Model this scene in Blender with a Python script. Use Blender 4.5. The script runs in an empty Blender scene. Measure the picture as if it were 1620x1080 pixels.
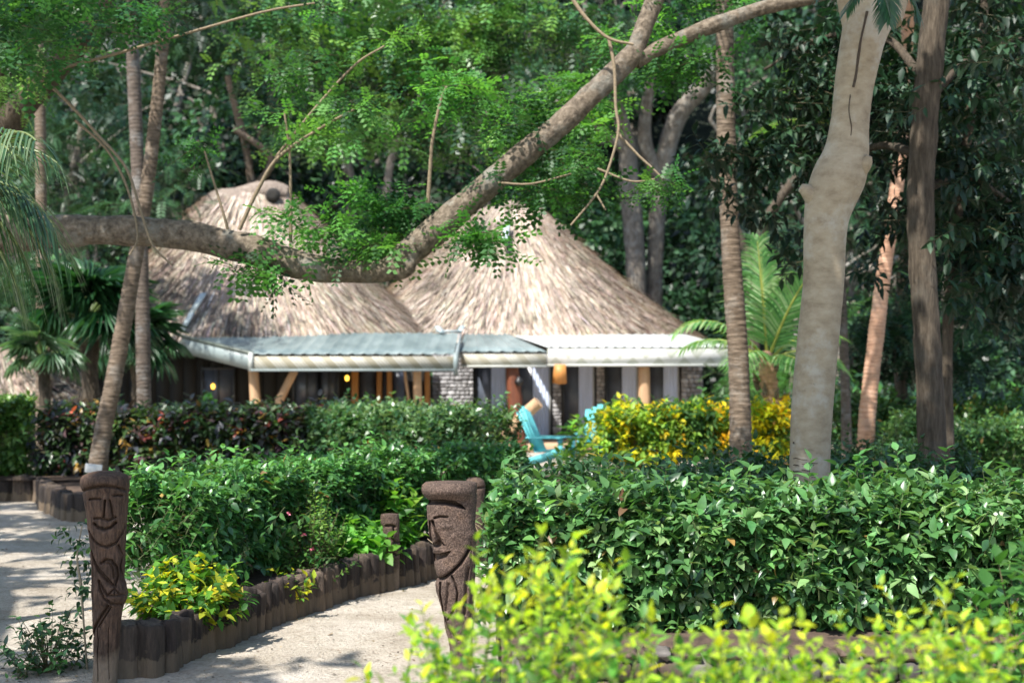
import bpy, math, random
import numpy as np
from mathutils import Vector, Matrix
rng = np.random.default_rng(7)
random.seed(7)
PI = math.pi
S = bpy.context.scene
C = S.collection

# ------------------------------------------------------------------ camera
F = 2250.0
CAMH = 1.6
HOR = 608.0
cam = bpy.data.cameras.new('camera')
cam.lens = 50.0; cam.sensor_width = 36.0
cam.shift_y = (HOR - 540.0) / 1620.0
cam.clip_end = 500.0; cam.clip_start = 0.05
cam.dof.use_dof = True; cam.dof.focus_distance = 7.7; cam.dof.aperture_fstop = 2.6
co = bpy.data.objects.new('camera', cam); C.objects.link(co)
co.location = (0, 0, CAMH); co.rotation_euler = (PI / 2, 0, 0)
S.camera = co
# ------------------------------------------------------------------ light
SUN_EL, SUN_AZ = 55.0, 214.0        # azimuth clockwise from +Y: behind the camera, to its left
w = bpy.data.worlds.new('World'); S.world = w; w.use_nodes = True
nt = w.node_tree; bg = nt.nodes['Background']
sk = nt.nodes.new('ShaderNodeTexSky'); sk.sky_type = 'NISHITA'; sk.sun_disc = False
sk.sun_elevation = math.radians(SUN_EL); sk.sun_rotation = math.radians(SUN_AZ)
nt.links.new(sk.outputs[0], bg.inputs[0]); bg.inputs[1].default_value = 0.15
sl = bpy.data.lights.new('sun', 'SUN'); sl.energy = 5.0; sl.angle = math.radians(0.5); sl.color = (1.0, 0.96, 0.90)
so = bpy.data.objects.new('sun', sl); C.objects.link(so)
e, a = math.radians(SUN_EL), math.radians(SUN_AZ)
sd = Vector((math.sin(a) * math.cos(e), math.cos(a) * math.cos(e), math.sin(e)))
so.rotation_euler = sd.to_track_quat('Z', 'Y').to_euler()
so.location = (0, 0, 30)
S.view_settings.view_transform = 'Standard'; S.view_settings.look = 'None'
S.view_settings.gamma = 1.0; S.view_settings.exposure = 0.9; S.view_settings.use_curve_mapping = False
S.render.engine = 'CYCLES'
S.cycles.max_bounces = 7; S.cycles.diffuse_bounces = 4; S.cycles.glossy_bounces = 2; S.cycles.transmission_bounces = 5
S.cycles.use_denoising = True
S.cycles.caustics_reflective = False; S.cycles.caustics_refractive = False

# ------------------------------------------------------------------ helpers
def P(px, py, Y): return np.array([(px - 810) / F * Y, Y, CAMH + (HOR - py) / F * Y])
def G(px, py):
    Y = F * CAMH / (py - HOR); return np.array([(px - 810) / F * Y, Y, 0.0])
def nrm(v):
    v = np.asarray(v, float); return v / (np.linalg.norm(v, axis=-1, keepdims=True) + 1e-9)
def fbm(x, y, z=0.0, s=1.0, seed=0):
    r = 0
    x = np.asarray(x) * s; y = np.asarray(y) * s; z = np.asarray(z) * s
    for k in range(4):
        f = 1.9 ** k; q = seed * 1.7 + k * 2.3
        r = r + np.sin(x * f * 1.3 + 1.7 * np.sin(y * f + q) + q) * np.cos(y * f * 1.1 + 1.3 * np.sin(z * f + q * 2) - q) * 0.6 ** k \
            + 0.5 * np.sin(z * f * 1.2 + 1.1 * np.sin(x * f * .9 + q)) * 0.6 ** k
    return r / 2.2

class Geo:
    def __init__(s): s.v = []; s.f = []; s.c = []; s.n = 0; s.m = []
    def add(s, v, f, col=None, mi=0):
        v = np.asarray(v, float).reshape(-1, 3); f = np.asarray(f, int)
        if f.ndim == 1: f = f.reshape(1, -1)
        s.v.append(v); s.f.append(f + s.n); s.n += len(v); s.m.append(np.full(len(f), mi))
        if col is None: col = (0.5, 0.5, 0.5)
        col = np.asarray(col, float)
        if col.ndim == 1: col = np.tile(col, (len(v), 1))
        s.c.append(col)
        return s
    def mesh(s, name, mats, origin=(0, 0, 0), smooth=False):
        v = np.concatenate(s.v) - np.asarray(origin, float)
        me = bpy.data.meshes.new(name)
        me.vertices.add(len(v)); me.vertices.foreach_set('co', v.astype(np.float32).ravel())
        loops = np.concatenate([f.ravel() for f in s.f]); cnt = np.concatenate([np.full(len(f), f.shape[1]) for f in s.f])
        st = np.concatenate([[0], np.cumsum(cnt)[:-1]])
        me.loops.add(len(loops)); me.loops.foreach_set('vertex_index', loops.astype(np.int32))
        me.polygons.add(len(cnt)); me.polygons.foreach_set('loop_start', st.astype(np.int32))
        me.polygons.foreach_set('loop_total', cnt.astype(np.int32))
        me.polygons.foreach_set('material_index', np.concatenate(s.m).astype(np.int32))
        if smooth: me.polygons.foreach_set('use_smooth', np.ones(len(cnt), bool))
        at = me.attributes.new('tint', 'FLOAT_COLOR', 'POINT')
        c = np.concatenate(s.c); c = np.concatenate([c, np.ones((len(c), 1))], 1)
        at.data.foreach_set('color', c.astype(np.float32).ravel())
        me.update(calc_edges=True)
        for m in (mats if isinstance(mats, (list, tuple)) else [mats]): me.materials.append(m)
        return me

def thing(name, label, cat, loc=(0, 0, 0), group=None):
    o = bpy.data.objects.new(name, None); C.objects.link(o); o.location = loc; o.empty_display_size = .2
    o['label'] = label; o['category'] = cat
    if group: o['group'] = group
    return o
WORG = {}
def part(name, geo, mat, parent, smooth=False, stuff=False, label=None):
    org = WORG.get(parent.name) if parent.name in WORG else np.array(parent.location)
    me = geo.mesh(name, mat, org, smooth)
    o = bpy.data.objects.new(name, me); C.objects.link(o); o.parent = parent
    WORG[o.name] = org
    if stuff: o['kind'] = 'stuff'
    if label: o['label'] = label
    return o
def solo(name, geo, mat, kind=None, label=None, cat=None, group=None, smooth=False, origin=(0, 0, 0)):
    me = geo.mesh(name, mat, origin, smooth)
    o = bpy.data.objects.new(name, me); C.objects.link(o); o.location = origin
    if kind: o['kind'] = kind
    if label: o['label'] = label
    if cat: o['category'] = cat
    if group: o['group'] = group
    return o

def smooth_path(pts, n):
    pts = np.asarray(pts, float)
    if len(pts) < 3:
        t = np.linspace(0, 1, n)[:, None]; return pts[0] * (1 - t) + pts[-1] * t
    Q = np.vstack([2 * pts[0] - pts[1], pts, 2 * pts[-1] - pts[-2]])
    seg = np.linalg.norm(np.diff(pts[:, :3], axis=0), axis=1); cs = np.concatenate([[0], np.cumsum(seg)])
    out = []
    for u in np.linspace(0, cs[-1], n):
        i = min(np.searchsorted(cs, u, side='right') - 1, len(pts) - 2); t = (u - cs[i]) / (seg[i] + 1e-9)
        p0, p1, p2, p3 = Q[i], Q[i + 1], Q[i + 2], Q[i + 3]
        out.append(.5 * ((2 * p1) + (-p0 + p2) * t + (2 * p0 - 5 * p1 + 4 * p2 - p3) * t * t + (-p0 + 3 * p1 - 3 * p2 + p3) * t ** 3))
    return np.array(out)
def tube(g, pts, n=24, k=10, rough=0.0, col=None, mi=0, ring=0.0, ringstep=.06, caps=True, seed=0):
    """pts: rows of (x, y, z, radius)"""
    q = smooth_path(pts, n); c = q[:, :3]; r = np.maximum(q[:, 3], .0005)
    t = nrm(np.gradient(c, axis=0))
    u = np.zeros_like(c); ref = np.array([0, 1., 0]) if abs(t[0][1]) < .8 else np.array([1., 0, 0])
    u[0] = nrm(np.cross(t[0], ref))
    for i in range(1, n):
        x = u[i - 1] - t[i] * np.dot(u[i - 1], t[i]); u[i] = nrm(x)
    v = np.cross(t, u)
    th = np.linspace(0, 2 * PI, k, endpoint=False)
    R = r[:, None] * np.ones(k)
    if ring:
        L = np.concatenate([[0], np.cumsum(np.linalg.norm(np.diff(c, axis=0), axis=1))])
        ph = (L / ringstep) % 1.0
        R = R * (1 + ring * (ph[:, None] - .5) * (1 + .5 * np.sin(th * 3 + L[:, None] * 9)) + ring * .3 * np.sin(L * 3.1 + seed)[:, None])
    vt = c[:, None] + R[..., None] * (np.cos(th)[None, :, None] * u[:, None] + np.sin(th)[None, :, None] * v[:, None])
    if rough:
        d = fbm(vt[..., 0] + seed, vt[..., 1], vt[..., 2], 9, seed) * rough + fbm(vt[..., 0], vt[..., 1], vt[..., 2], 27, seed) * rough * .4
        vt = vt + (vt - c[:, None]) * d[..., None]
    idx = np.arange(n * k).reshape(n, k)
    a_ = idx[:-1]; b_ = np.roll(idx, -1, 1)[:-1]; c_ = np.roll(idx, -1, 1)[1:]; d_ = idx[1:]
    f = np.stack([a_, b_, c_, d_], -1).reshape(-1, 4)
    g.add(vt.reshape(-1, 3), f, col, mi)
    if caps:
        for row, ii in ((0, idx[0][::-1]), (n - 1, idx[-1])):
            base = g.n
            g.add(np.vstack([vt[row], c[row]]), [[(k - 1 - j if row == 0 else j), (k - 1 - (j + 1) % k if row == 0 else (j + 1) % k), k] for j in range(k)], col, mi)
    return g
def sticks(g, p0, p1, r0, r1, col=(.15, .1, .07)):
    """many thin three-sided twigs"""
    p0 = np.asarray(p0); p1 = np.asarray(p1); N = len(p0)
    if N == 0: return
    t = nrm(p1 - p0); u = nrm(np.cross(t, np.array([.3, .9, .25]))); v = np.cross(t, u)
    r0 = np.broadcast_to(r0, (N,)); r1 = np.broadcast_to(r1, (N,))
    V = np.zeros((N, 6, 3))
    for j in range(3):
        d = math.cos(j * 2.094) * u + math.sin(j * 2.094) * v
        V[:, j] = p0 + d * r0[:, None]; V[:, 3 + j] = p1 + d * r1[:, None]
    f = np.array([[0, 1, 4, 3], [1, 2, 5, 4], [2, 0, 3, 5]])
    g.add(V.reshape(-1, 3), (f[None] + np.arange(N)[:, None, None] * 6).reshape(-1, 4), col)
def box(g, c, s, rz=0.0, col=None, mi=0, bev=0.0, jit=0.0, tilt=0.0):
    """box with chamfered vertical+horizontal edges when bev > 0; c centre, s full sizes"""
    hx, hy, hz = np.asarray(s) / 2.0
    if bev <= 0:
        v = np.array([[x, y, z] for z in (-hz, hz) for x, y in ((-hx, -hy), (hx, -hy), (hx, hy), (-hx, hy))], float)
        f = [[0, 3, 2, 1], [4, 5, 6, 7], [0, 1, 5, 4], [1, 2, 6, 5], [2, 3, 7, 6], [3, 0, 4, 7]]
    else:
        b = min(bev, hx * .9, hy * .9, hz * .9); v = []
        for z, ins in ((-hz, b), (-hz + b, 0), (hz - b, 0), (hz, b)):
            X, Y = hx - ins, hy - ins
            for x, y in ((-X + b, -Y), (X - b, -Y), (X, -Y + b), (X, Y - b), (X - b, Y), (-X + b, Y), (-X, Y - b), (-X, -Y + b)): v.append([x, y, z])
        v = np.array(v); f8 = []
        for l in range(3):
            for j in range(8): f8.append([l * 8 + j, l * 8 + (j + 1) % 8, l * 8 + 8 + (j + 1) % 8, l * 8 + 8 + j])
        f = f8
    if jit: v = v + rng.normal(0, jit, v.shape)
    cr, sr = math.cos(rz), math.sin(rz)
    if tilt:
        ct, st_ = math.cos(tilt), math.sin(tilt); x, z = v[:, 0].copy(), v[:, 2].copy(); v[:, 0] = x * ct + z * st_; v[:, 2] = -x * st_ + z * ct
    x, y = v[:, 0].copy(), v[:, 1].copy(); v[:, 0] = x * cr - y * sr; v[:, 1] = x * sr + y * cr
    v = v + np.asarray(c)
    n0 = g.n
    g.add(v, f, col, mi)
    if bev > 0:
        g.f.append(np.array([list(range(7, -1, -1))]) + n0); g.m.append(np.array([mi]))
        g.f.append(np.array([list(range(24, 32))]) + n0); g.m.append(np.array([mi]))
    return g

# leaf templates: unit length along +x, width along y, normal +z
def leaf_template(w=.5, fold=.12, droop=.18, st=((.3, 1.0), (.65, .78))):
    v = [[0, 0, 0]]
    for t, ww in st:
        z = -droop * t * t
        v += [[t, ww * w / 2, z + fold * ww * .5], [t, 0, z], [t, -ww * w / 2, z + fold * ww * .5]]
    v.append([1, 0, -droop])
    n = len(st); f3 = [[0, 2, 1], [0, 3, 2]]; f4 = []
    for i in range(n - 1):
        a_ = 1 + i * 3; f4 += [[a_, a_ + 1, a_ + 4, a_ + 3], [a_ + 1, a_ + 2, a_ + 5, a_ + 4]]
    a_ = 1 + (n - 1) * 3; tip = len(v) - 1
    f3 += [[a_, a_ + 1, tip], [a_ + 1, a_ + 2, tip]]
    f = [x + [x[0]] if False else x for x in f3]
    return np.array(v, float), [np.array(f3), np.array(f4)] if f4 else [np.array(f3)]
OVATE = leaf_template(.55, .16, .22, ((.14, .62), (.36, 1.0), (.66, .68)))
NARROW = leaf_template(.34, .14, .25, ((.3, 1.0), (.68, .7)))
SIMPLE = (np.array([[0, 0, 0], [.45, .27, .05], [1, 0, -.12], [.45, -.27, .05]]), [np.array([[0, 3, 2, 1]])])
SIMPLE_N = (np.array([[0, 0, 0], [.45, .16, .03], [1, 0, -.15], [.45, -.16, .03]]), [np.array([[0, 3, 2, 1]])])
def pinnate(pairs=8, ll=.26, lw=.10, droop=.25):
    v = []; f = []
    for i in range(pairs):
        t = .12 + .88 * i / (pairs - 1); z = -droop * t * t; L = ll * (1 - .45 * abs(t - .5) * 1.2)
        for sgn in (1, -1):
            b = len(v); dx, dy = .35 * L, sgn * L
            v += [[t, 0, z], [t + dx * .5 - lw / 2, dy * .5, z + .01], [t + dx, dy, z - .05], [t + dx * .5 + lw / 2, dy * .5, z + .01]]
            f.append([b, b + 1, b + 2, b + 3] if sgn < 0 else [b, b + 3, b + 2, b + 1])
    b = len(v); v += [[0, .008, 0], [0, -.008, 0], [1, -.004, -droop], [1, .004, -droop]]; f.append([b, b + 1, b + 2, b + 3])
    return np.array(v, float), [np.array(f)]
PIN = pinnate(8); PIN_S = pinnate(6, .3, .14); PIN_BIG = pinnate(5, .42, .20, .2); PIN_R = pinnate(4, .36, .24, .2)
def basis(d, n):
    x = nrm(d); y = nrm(np.cross(n, x)); z = np.cross(x, y); return x, y, z
def leaves(g, tpl, pos, d, n, L, col, W=None, mi=0):
    V, FS = tpl; N = len(pos)
    if N == 0: return
    x, y, z = basis(d, n); L = np.broadcast_to(L, (N,))[:, None, None]; W = L if W is None else np.broadcast_to(W, (N,))[:, None, None]
    vv = pos[:, None] + V[None, :, 0:1] * L * x[:, None] + V[None, :, 1:2] * W * y[:, None] + V[None, :, 2:3] * L * z[:, None]
    cc = np.repeat(np.broadcast_to(col, (N, 3)), len(V), 0)
    base = g.n
    g.v.append(vv.reshape(-1, 3)); g.c.append(cc); g.n += N * len(V)
    for f in FS:
        ff = (f[None] + np.arange(N)[:, None, None] * len(V)).reshape(-1, f.shape[1]) + base
        g.f.append(ff); g.m.append(np.full(len(ff), mi))
def rdir(n): return nrm(rng.normal(size=(n, 3)))
def pick(cols, n, p=None, var=.18):
    cols = np.asarray(cols, float); i = rng.choice(len(cols), n, p=p)
    return np.clip(cols[i] * (1 + rng.normal(0, var, (n, 1))) * (1 + rng.normal(0, .05, (n, 3))), .004, .95)

# ------------------------------------------------------------------ materials
def newmat(name):
    m = bpy.data.materials.new(name); m.use_nodes = True; t = m.node_tree; b = t.nodes['Principled BSDF']; return m, t, b
def N(t, typ, **kw):
    n = t.nodes.new(typ)
    for k, v in kw.items():
        if k in ('inputs',):
            for kk, vv in v.items(): n.inputs[kk].default_value = vv
        else: setattr(n, k, v)
    return n
def ramp(t, fac, stops):
    r = t.nodes.new('ShaderNodeValToRGB'); e_ = r.color_ramp.elements
    e_[0].position, e_[0].color = stops[0][0], (*stops[0][1], 1); e_[1].position, e_[1].color = stops[-1][0], (*stops[-1][1], 1)
    for p, c in stops[1:-1]:
        x = e_.new(p); x.color = (*c, 1)
    t.links.new(fac, r.inputs[0]); return r.outputs[0]
def coords(t, scale=(1, 1, 1), kind='Object'):
    tc = t.nodes.new('ShaderNodeTexCoord'); mp = t.nodes.new('ShaderNodeMapping'); mp.inputs['Scale'].default_value = scale
    t.links.new(tc.outputs[kind], mp.inputs[0]); return mp.outputs[0]
def noise(t, vec, scale, detail=4, rough=.6):
    n = N(t, 'ShaderNodeTexNoise'); n.inputs['Scale'].default_value = scale; n.inputs['Detail'].default_value = detail; n.inputs['Roughness'].default_value = rough
    t.links.new(vec, n.inputs['Vector']); return n.outputs['Fac']
def mixc(t, fac, a_, b_, mode='MIX'):
    m = t.nodes.new('ShaderNodeMix'); m.data_type = 'RGBA'; m.blend_type = mode
    for s_, val in ((0, fac), (6, a_), (7, b_)):
        if hasattr(val, 'is_linked') or hasattr(val, 'links'): t.links.new(val, m.inputs[s_])
        elif s_ == 0: m.inputs[0].default_value = val
        else: m.inputs[s_].default_value = (*val, 1)
    return m.outputs[2]
def bump(t, b, h, strength=.5, dist=.02):
    n = t.nodes.new('ShaderNodeBump'); n.inputs['Strength'].default_value = strength; n.inputs['Distance'].default_value = dist
    t.links.new(h, n.inputs['Height']); t.links.new(n.outputs[0], b.inputs['Normal'])
def plain(name, col, rough=.7, var=.25, scale=6, bmp=.2, scl=(1, 1, 1), metal=0.0, spec=.4, dark=None):
    m, t, b = newmat(name); v = coords(t, scl); n = noise(t, v, scale)
    c2 = tuple(x * (1 - var) for x in col) if dark is None else dark; c3 = tuple(min(.95, x * (1 + var)) for x in col)
    t.links.new(ramp(t, n, [(.3, c2), (.5, col), (.72, c3)]), b.inputs['Base Color'])
    b.inputs['Roughness'].default_value = rough; b.inputs['Metallic'].default_value = metal; b.inputs['Specular IOR Level'].default_value = spec
    if bmp: bump(t, b, noise(t, v, scale * 4), bmp, .01)
    return m
def leafmat(name, rough=.42, trans=.35, spec=.5, bright=1.9):
    m, t, b = newmat(name); at = N(t, 'ShaderNodeAttribute', attribute_name='tint')
    n = noise(t, coords(t), 40, 2)
    col = mixc(t, .35, at.outputs['Color'], ramp(t, n, [(.3, (.55, .55, .55)), (.7, (1.3, 1.3, 1.2))]), 'MULTIPLY')
    t.links.new(col, b.inputs['Base Color']); b.inputs['Roughness'].default_value = rough; b.inputs['Specular IOR Level'].default_value = spec
    tr = N(t, 'ShaderNodeBsdfTranslucent'); tc = mixc(t, 1.0, at.outputs['Color'], (bright * 1.1, bright * 1.05, bright * .5), 'MULTIPLY'); t.links.new(tc, tr.inputs[0])
    mx = N(t, 'ShaderNodeMixShader'); mx.inputs[0].default_value = trans
    t.links.new(b.outputs[0], mx.inputs[1]); t.links.new(tr.outputs[0], mx.inputs[2])
    t.links.new(mx.outputs[0], t.nodes['Material Output'].inputs[0]); return m
def attrmat(name, rough=.8, nscale=30, lo=.7, hi=1.25, bmp=.3, scl=(1, 1, 1), spec=.3):
    m, t, b = newmat(name); at = N(t, 'ShaderNodeAttribute', attribute_name='tint'); v = coords(t, scl); n = noise(t, v, nscale)
    t.links.new(mixc(t, 1.0, at.outputs['Color'], ramp(t, n, [(.3, (lo,) * 3), (.7, (hi,) * 3)]), 'MULTIPLY'), b.inputs['Base Color'])
    b.inputs['Roughness'].default_value = rough; b.inputs['Specular IOR Level'].default_value = spec
    if bmp: bump(t, b, n, bmp, .01)
    return m
def barkmat(name, c1, c2, c3, scl=(1, 1, .25), scale=14, bmp=.6, patch=(.3, .32, .3), pamt=.5, dist=.02):
    m, t, b = newmat(name); v = coords(t, scl); n = noise(t, v, scale, 6, .65); n2 = noise(t, coords(t), 3.2, 5, .7)
    base = ramp(t, n, [(.28, c1), (.5, c2), (.72, c3)])
    msk = ramp(t, n2, [(.52, (0, 0, 0)), (.64, (pamt,) * 3)])
    t.links.new(mixc(t, msk, base, patch), b.inputs['Base Color']); b.inputs['Roughness'].default_value = .85; b.inputs['Specular IOR Level'].default_value = .25
    bump(t, b, n, bmp, dist); return m

M = {}
M['leaf'] = leafmat('leaf_gloss', .36, .24, .6)
M['leaf_soft'] = leafmat('leaf_soft', .5, .42, .4)
M['leaf_far'] = leafmat('leaf_far', .42, .16, .5, 1.4)
M['leaf_dark'] = leafmat('leaf_dark', .50, .12, .4, 1.3)
M['twig'] = attrmat('twig', .85, 60)
M['bark_branch'] = barkmat('bark_branch', (.05, .038, .028), (.15, .118, .085), (.29, .235, .175), (1, 1, 1), 20, 1.0, (.24, .24, .21), .6, .03)
M['bark_smooth'] = barkmat('bark_smooth', (.23, .175, .115), (.33, .265, .18), (.41, .345, .25), (1, 1, 1.8), 8, .45, (.42, .38, .31), .75, .014)
M['bark_dark'] = barkmat('bark_dark', (.028, .021, .014), (.078, .06, .042), (.145, .115, .082), (1, 1, .16), 30, 1.0, (.10, .095, .08), .3, .035)
M['bark_grey'] = barkmat('bark_grey', (.085, .07, .055), (.18, .155, .125), (.29, .26, .215), (1, 1, .5), 10, .6, (.3, .3, .28), .5)
M['bark_palm'] = barkmat('bark_palm', (.05, .036, .026), (.145, .108, .076), (.28, .215, .16), (1.2, 1.2, 7), 6, .7, (.30, .27, .23), .5)
M['bark_palm_grey'] = barkmat('bark_palm_grey', (.045, .036, .03), (.115, .09, .072), (.20, .16, .13), (1.2, 1.2, 8), 6, .7, (.26, .26, .25), .5)
M['bark_orange'] = barkmat('bark_orange', (.30, .16, .10), (.50, .29, .19), (.62, .40, .28), (1.2, 1.2, 8), 5, .7, (.40, .30, .24), .5)

# sand
m, t, b = newmat('sand'); v = coords(t)
n1 = noise(t, v, 1.3, 5, .6); n2 = noise(t, v, 40, 4, .7); n3 = noise(t, v, 9, 5, .75)
c = ramp(t, n1, [(.3, (.36, .31, .245)), (.5, (.48, .425, .35)), (.7, (.59, .535, .46))])
c = mixc(t, .55, c, ramp(t, n3, [(.32, (.62, .58, .55)), (.55, (1, 1, 1)), (.7, (1.15, 1.15, 1.15))]), 'MULTIPLY')
c = mixc(t, .6, c, ramp(t, n2, [(.36, (.55, .5, .46)), (.48, (1, 1, 1)), (.7, (1.1, 1.1, 1.1))]), 'MULTIPLY')
t.links.new(c, b.inputs['Base Color']); b.inputs['Roughness'].default_value = .95; b.inputs['Specular IOR Level'].default_value = .1
mm = N(t, 'ShaderNodeMath', operation='ADD'); t.links.new(n2, mm.inputs[0]); t.links.new(n3, mm.inputs[1]); bump(t, b, mm.outputs[0], 1.0, .03)
M['sand'] = m
M['soil'] = plain('soil', (.075, .05, .035), .95, .5, 12, .8)
M['hill'] = plain('hill_soil', (.014, .022, .012), .95, .6, 2, .6)
# carved fern trunk (right) and carved timber (left)
def statue_mat(name, c1, c2, c3, sc, bm, fleck, scl=(1, 1, 1)):
    m, t, b = newmat(name); v = coords(t); n = noise(t, coords(t, scl), sc, 4, .8); n0 = noise(t, v, 7, 4, .6)
    c = ramp(t, n, [(.36, c1), (.5, c2), (.66, c3)])
    c = mixc(t, .7, c, ramp(t, n0, [(.35, (.6, .58, .55)), (.6, (1.15, 1.05, .98)), (.75, (1.5, 1.25, .9))]), 'MULTIPLY')
    vo = N(t, 'ShaderNodeTexVoronoi'); vo.inputs['Scale'].default_value = 170; t.links.new(v, vo.inputs['Vector'])
    fl = ramp(t, vo.outputs['Distance'], [(.10, (fleck,) * 3), (.2, (0, 0, 0))])
    c = mixc(t, fl, c, (.42, .33, .22))
    t.links.new(c, b.inputs['Base Color']); b.inputs['Roughness'].default_value = .8; b.inputs['Specular IOR Level'].default_value = .3
    return_n = n
    bump(t, b, n, bm, .006)
    sp = N(t, 'ShaderNodeSeparateXYZ'); t.links.new(v, sp.inputs[0]); ad = N(t, 'ShaderNodeMath', operation='MULTIPLY_ADD'); t.links.new(n0, ad.inputs[0]); ad.inputs[1].default_value = -.25; t.links.new(sp.outputs['Z'], ad.inputs[2])
    d_ = ramp(t, ad.outputs[0], [(-.0, (.55,) * 3), (.08, (0, 0, 0))]); c = mixc(t, d_, c, (.26, .20, .14)); t.links.new(c, b.inputs['Base Color']); return m
M['fern_wood'] = statue_mat('fern_wood', (.022, .015, .012), (.085, .058, .046), (.21, .155, .125), 130, 1.0, .35)
M['carved_wood'] = statue_mat('carved_wood', (.03, .019, .013), (.068, .042, .029), (.11, .072, .05), 75, .6, .06, (1, 1, .12))
# logs: brown, paler and sandy near the foot (splashed sand)
m, t, b = newmat('log_bark'); v = coords(t, (1, 1, .18)); n = noise(t, v, 34, 6, .7)
at = N(t, 'ShaderNodeAttribute', attribute_name='tint'); c = mixc(t, 1.0, at.outputs['Color'], ramp(t, n, [(.3, (.45, .42, .40)), (.5, (1, 1, 1)), (.7, (1.7, 1.65, 1.55))]), 'MULTIPLY')
tc = N(t, 'ShaderNodeTexCoord'); sp = N(t, 'ShaderNodeSeparateXYZ'); t.links.new(tc.outputs['Object'], sp.inputs[0])
nz = noise(t, coords(t), 12, 4); ad = N(t, 'ShaderNodeMath', operation='MULTIPLY_ADD'); t.links.new(nz, ad.inputs[0]); ad.inputs[1].default_value = -.22; t.links.new(sp.outputs['Z'], ad.inputs[2])
dirt = ramp(t, ad.outputs[0], [(-.09, (.5,) * 3), (.02, (0, 0, 0))])
c = mixc(t, dirt, c, (.24, .175, .11)); t.links.new(c, b.inputs['Base Color']); b.inputs['Roughness'].default_value = .9; bump(t, b, n, 1.0, .03)
M['log'] = m
# thatch
M['thatch'] = attrmat('thatch', .9, 5, .72, 1.25, .4, (3, 3, 1), .15)
m, t, b = newmat('thatch_body'); v = coords(t, (4, 4, .8)); n = noise(t, v, 9, 6, .7); n2 = noise(t, coords(t), .9, 4)
c = ramp(t, n, [(.3, (.12, .09, .07)), (.5, (.38, .305, .245)), (.72, (.58, .49, .41))]); c = mixc(t, .6, c, ramp(t, n2, [(.3, (.6, .6, .6)), (.7, (1.15, 1.15, 1.15))]), 'MULTIPLY')
t.links.new(c, b.inputs['Base Color']); b.inputs['Roughness'].default_value = .95; b.inputs['Specular IOR Level'].default_value = .1; bump(t, b, n, .9, .08)
M['thatch_body'] = m
# metal roof sheets
def metal(name, c1, c2, c3, rough=.42):
    m, t, b = newmat(name); n = noise(t, coords(t, (1, .3, 1)), 1.6, 5, .65)
    t.links.new(ramp(t, n, [(.3, c1), (.5, c2), (.7, c3)]), b.inputs['Base Color']); b.inputs['Roughness'].default_value = rough; b.inputs['Specular IOR Level'].default_value = .5
    return m
M['roof_grey'] = metal('roof_grey', (.085, .12, .12), (.16, .205, .20), (.24, .29, .28))
M['roof_white'] = metal('roof_white', (.34, .37, .355), (.48, .50, .48), (.58, .60, .575))
M['trim'] = metal('trim_paint', (.17, .21, .21), (.23, .275, .27), (.28, .32, .32), .5)
M['trim_white'] = metal('trim_white', (.36, .37, .34), (.44, .455, .42), (.52, .53, .5), .5)
M['flashing'] = metal('flashing', (.30, .37, .38), (.40, .47, .475), (.47, .53, .53), .45)
M['trim_dark'] = metal('trim_dark', (.06, .08, .07), (.09, .11, .09), (.12, .14, .11), .5)
def fascia(name, basec, mark, period, lean, amt, tri=False):
    m, t, b = newmat(name); tc = N(t, 'ShaderNodeTexCoord'); sp = N(t, 'ShaderNodeSeparateXYZ'); t.links.new(tc.outputs['Object'], sp.inputs[0])
    def mth(op, a_, b_=None, c_=None):
        n = N(t, 'ShaderNodeMath', operation=op)
        for i, x in enumerate((a_, b_, c_)):
            if x is None: continue
            if isinstance(x, (int, float)): n.inputs[i].default_value = x
            else: t.links.new(x, n.inputs[i])
        return n.outputs[0]
    u = mth('MULTIPLY_ADD', sp.outputs['Z'], lean, sp.outputs['X'])
    big = mth('LESS_THAN', mth('FRACT', mth('DIVIDE', u, period)), .55 if not tri else .4)
    if tri:
        u2 = mth('MULTIPLY_ADD', sp.outputs['Z'], -lean, sp.outputs['X']); k = mth('MAXIMUM', big, mth('LESS_THAN', mth('FRACT', mth('DIVIDE', u2, period)), .4))
    else:
        fine = mth('LESS_THAN', mth('FRACT', mth('DIVIDE', u, period / 6.0)), .55); k = mth('MULTIPLY', big, fine)
    k = mth('MULTIPLY', k, amt); nz = noise(t, coords(t), 7)
    c = mixc(t, k, basec, mark); c = mixc(t, .4, c, ramp(t, nz, [(.3, (.8, .8, .8)), (.7, (1.08, 1.08, 1.08))]), 'MULTIPLY')
    t.links.new(c, b.inputs['Base Color']); b.inputs['Roughness'].default_value = .65; return m
M['fascia_beige'] = fascia('fascia_beige', (.27, .245, .175), (.48, .47, .42), .47, .9, .9)
M['fascia_mid'] = fascia('fascia_mid', (.31, .29, .22), (.50, .49, .44), .47, .9, .8)
M['fascia_white'] = fascia('fascia_white', (.42, .43, .365), (.60, .60, .57), .62, .9, .9, True)
M['stone_veneer'] = attrmat('stone_veneer', .85, 14, .7, 1.3, .5)
M['mortar'] = plain('mortar', (.13, .12, .11), .95, .3, 20, .6)
M['glass'] = plain('window_glass', (.085, .10, .13), .35, .3, 2, 0, spec=.8)
M['curtain'] = plain('curtain', (.58, .66, .84), .8, .12, 3, 0, (4, 1, .3))
M['frame_dark'] = plain('frame_dark', (.06, .065, .07), .5, .2, 5, 0)
M['frame_light'] = plain('frame_light', (.5, .51, .5), .5, .1, 5, 0)
M['post'] = plain('post_timber', (.47, .30, .17), .7, .22, 7, .3, (1, 1, .2))
M['post_red'] = plain('post_red', (.15, .05, .025), .55, .35, 8, .4, (1, 1, .3))
M['wood_orange'] = plain('wood_orange', (.50, .22, .06), .5, .25, 7, .2, (1, 1, .2))
M['wood_dark'] = plain('wall_dark', (.022, .020, .016), .8, .4, 5, .4, (1, 1, .2))
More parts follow.
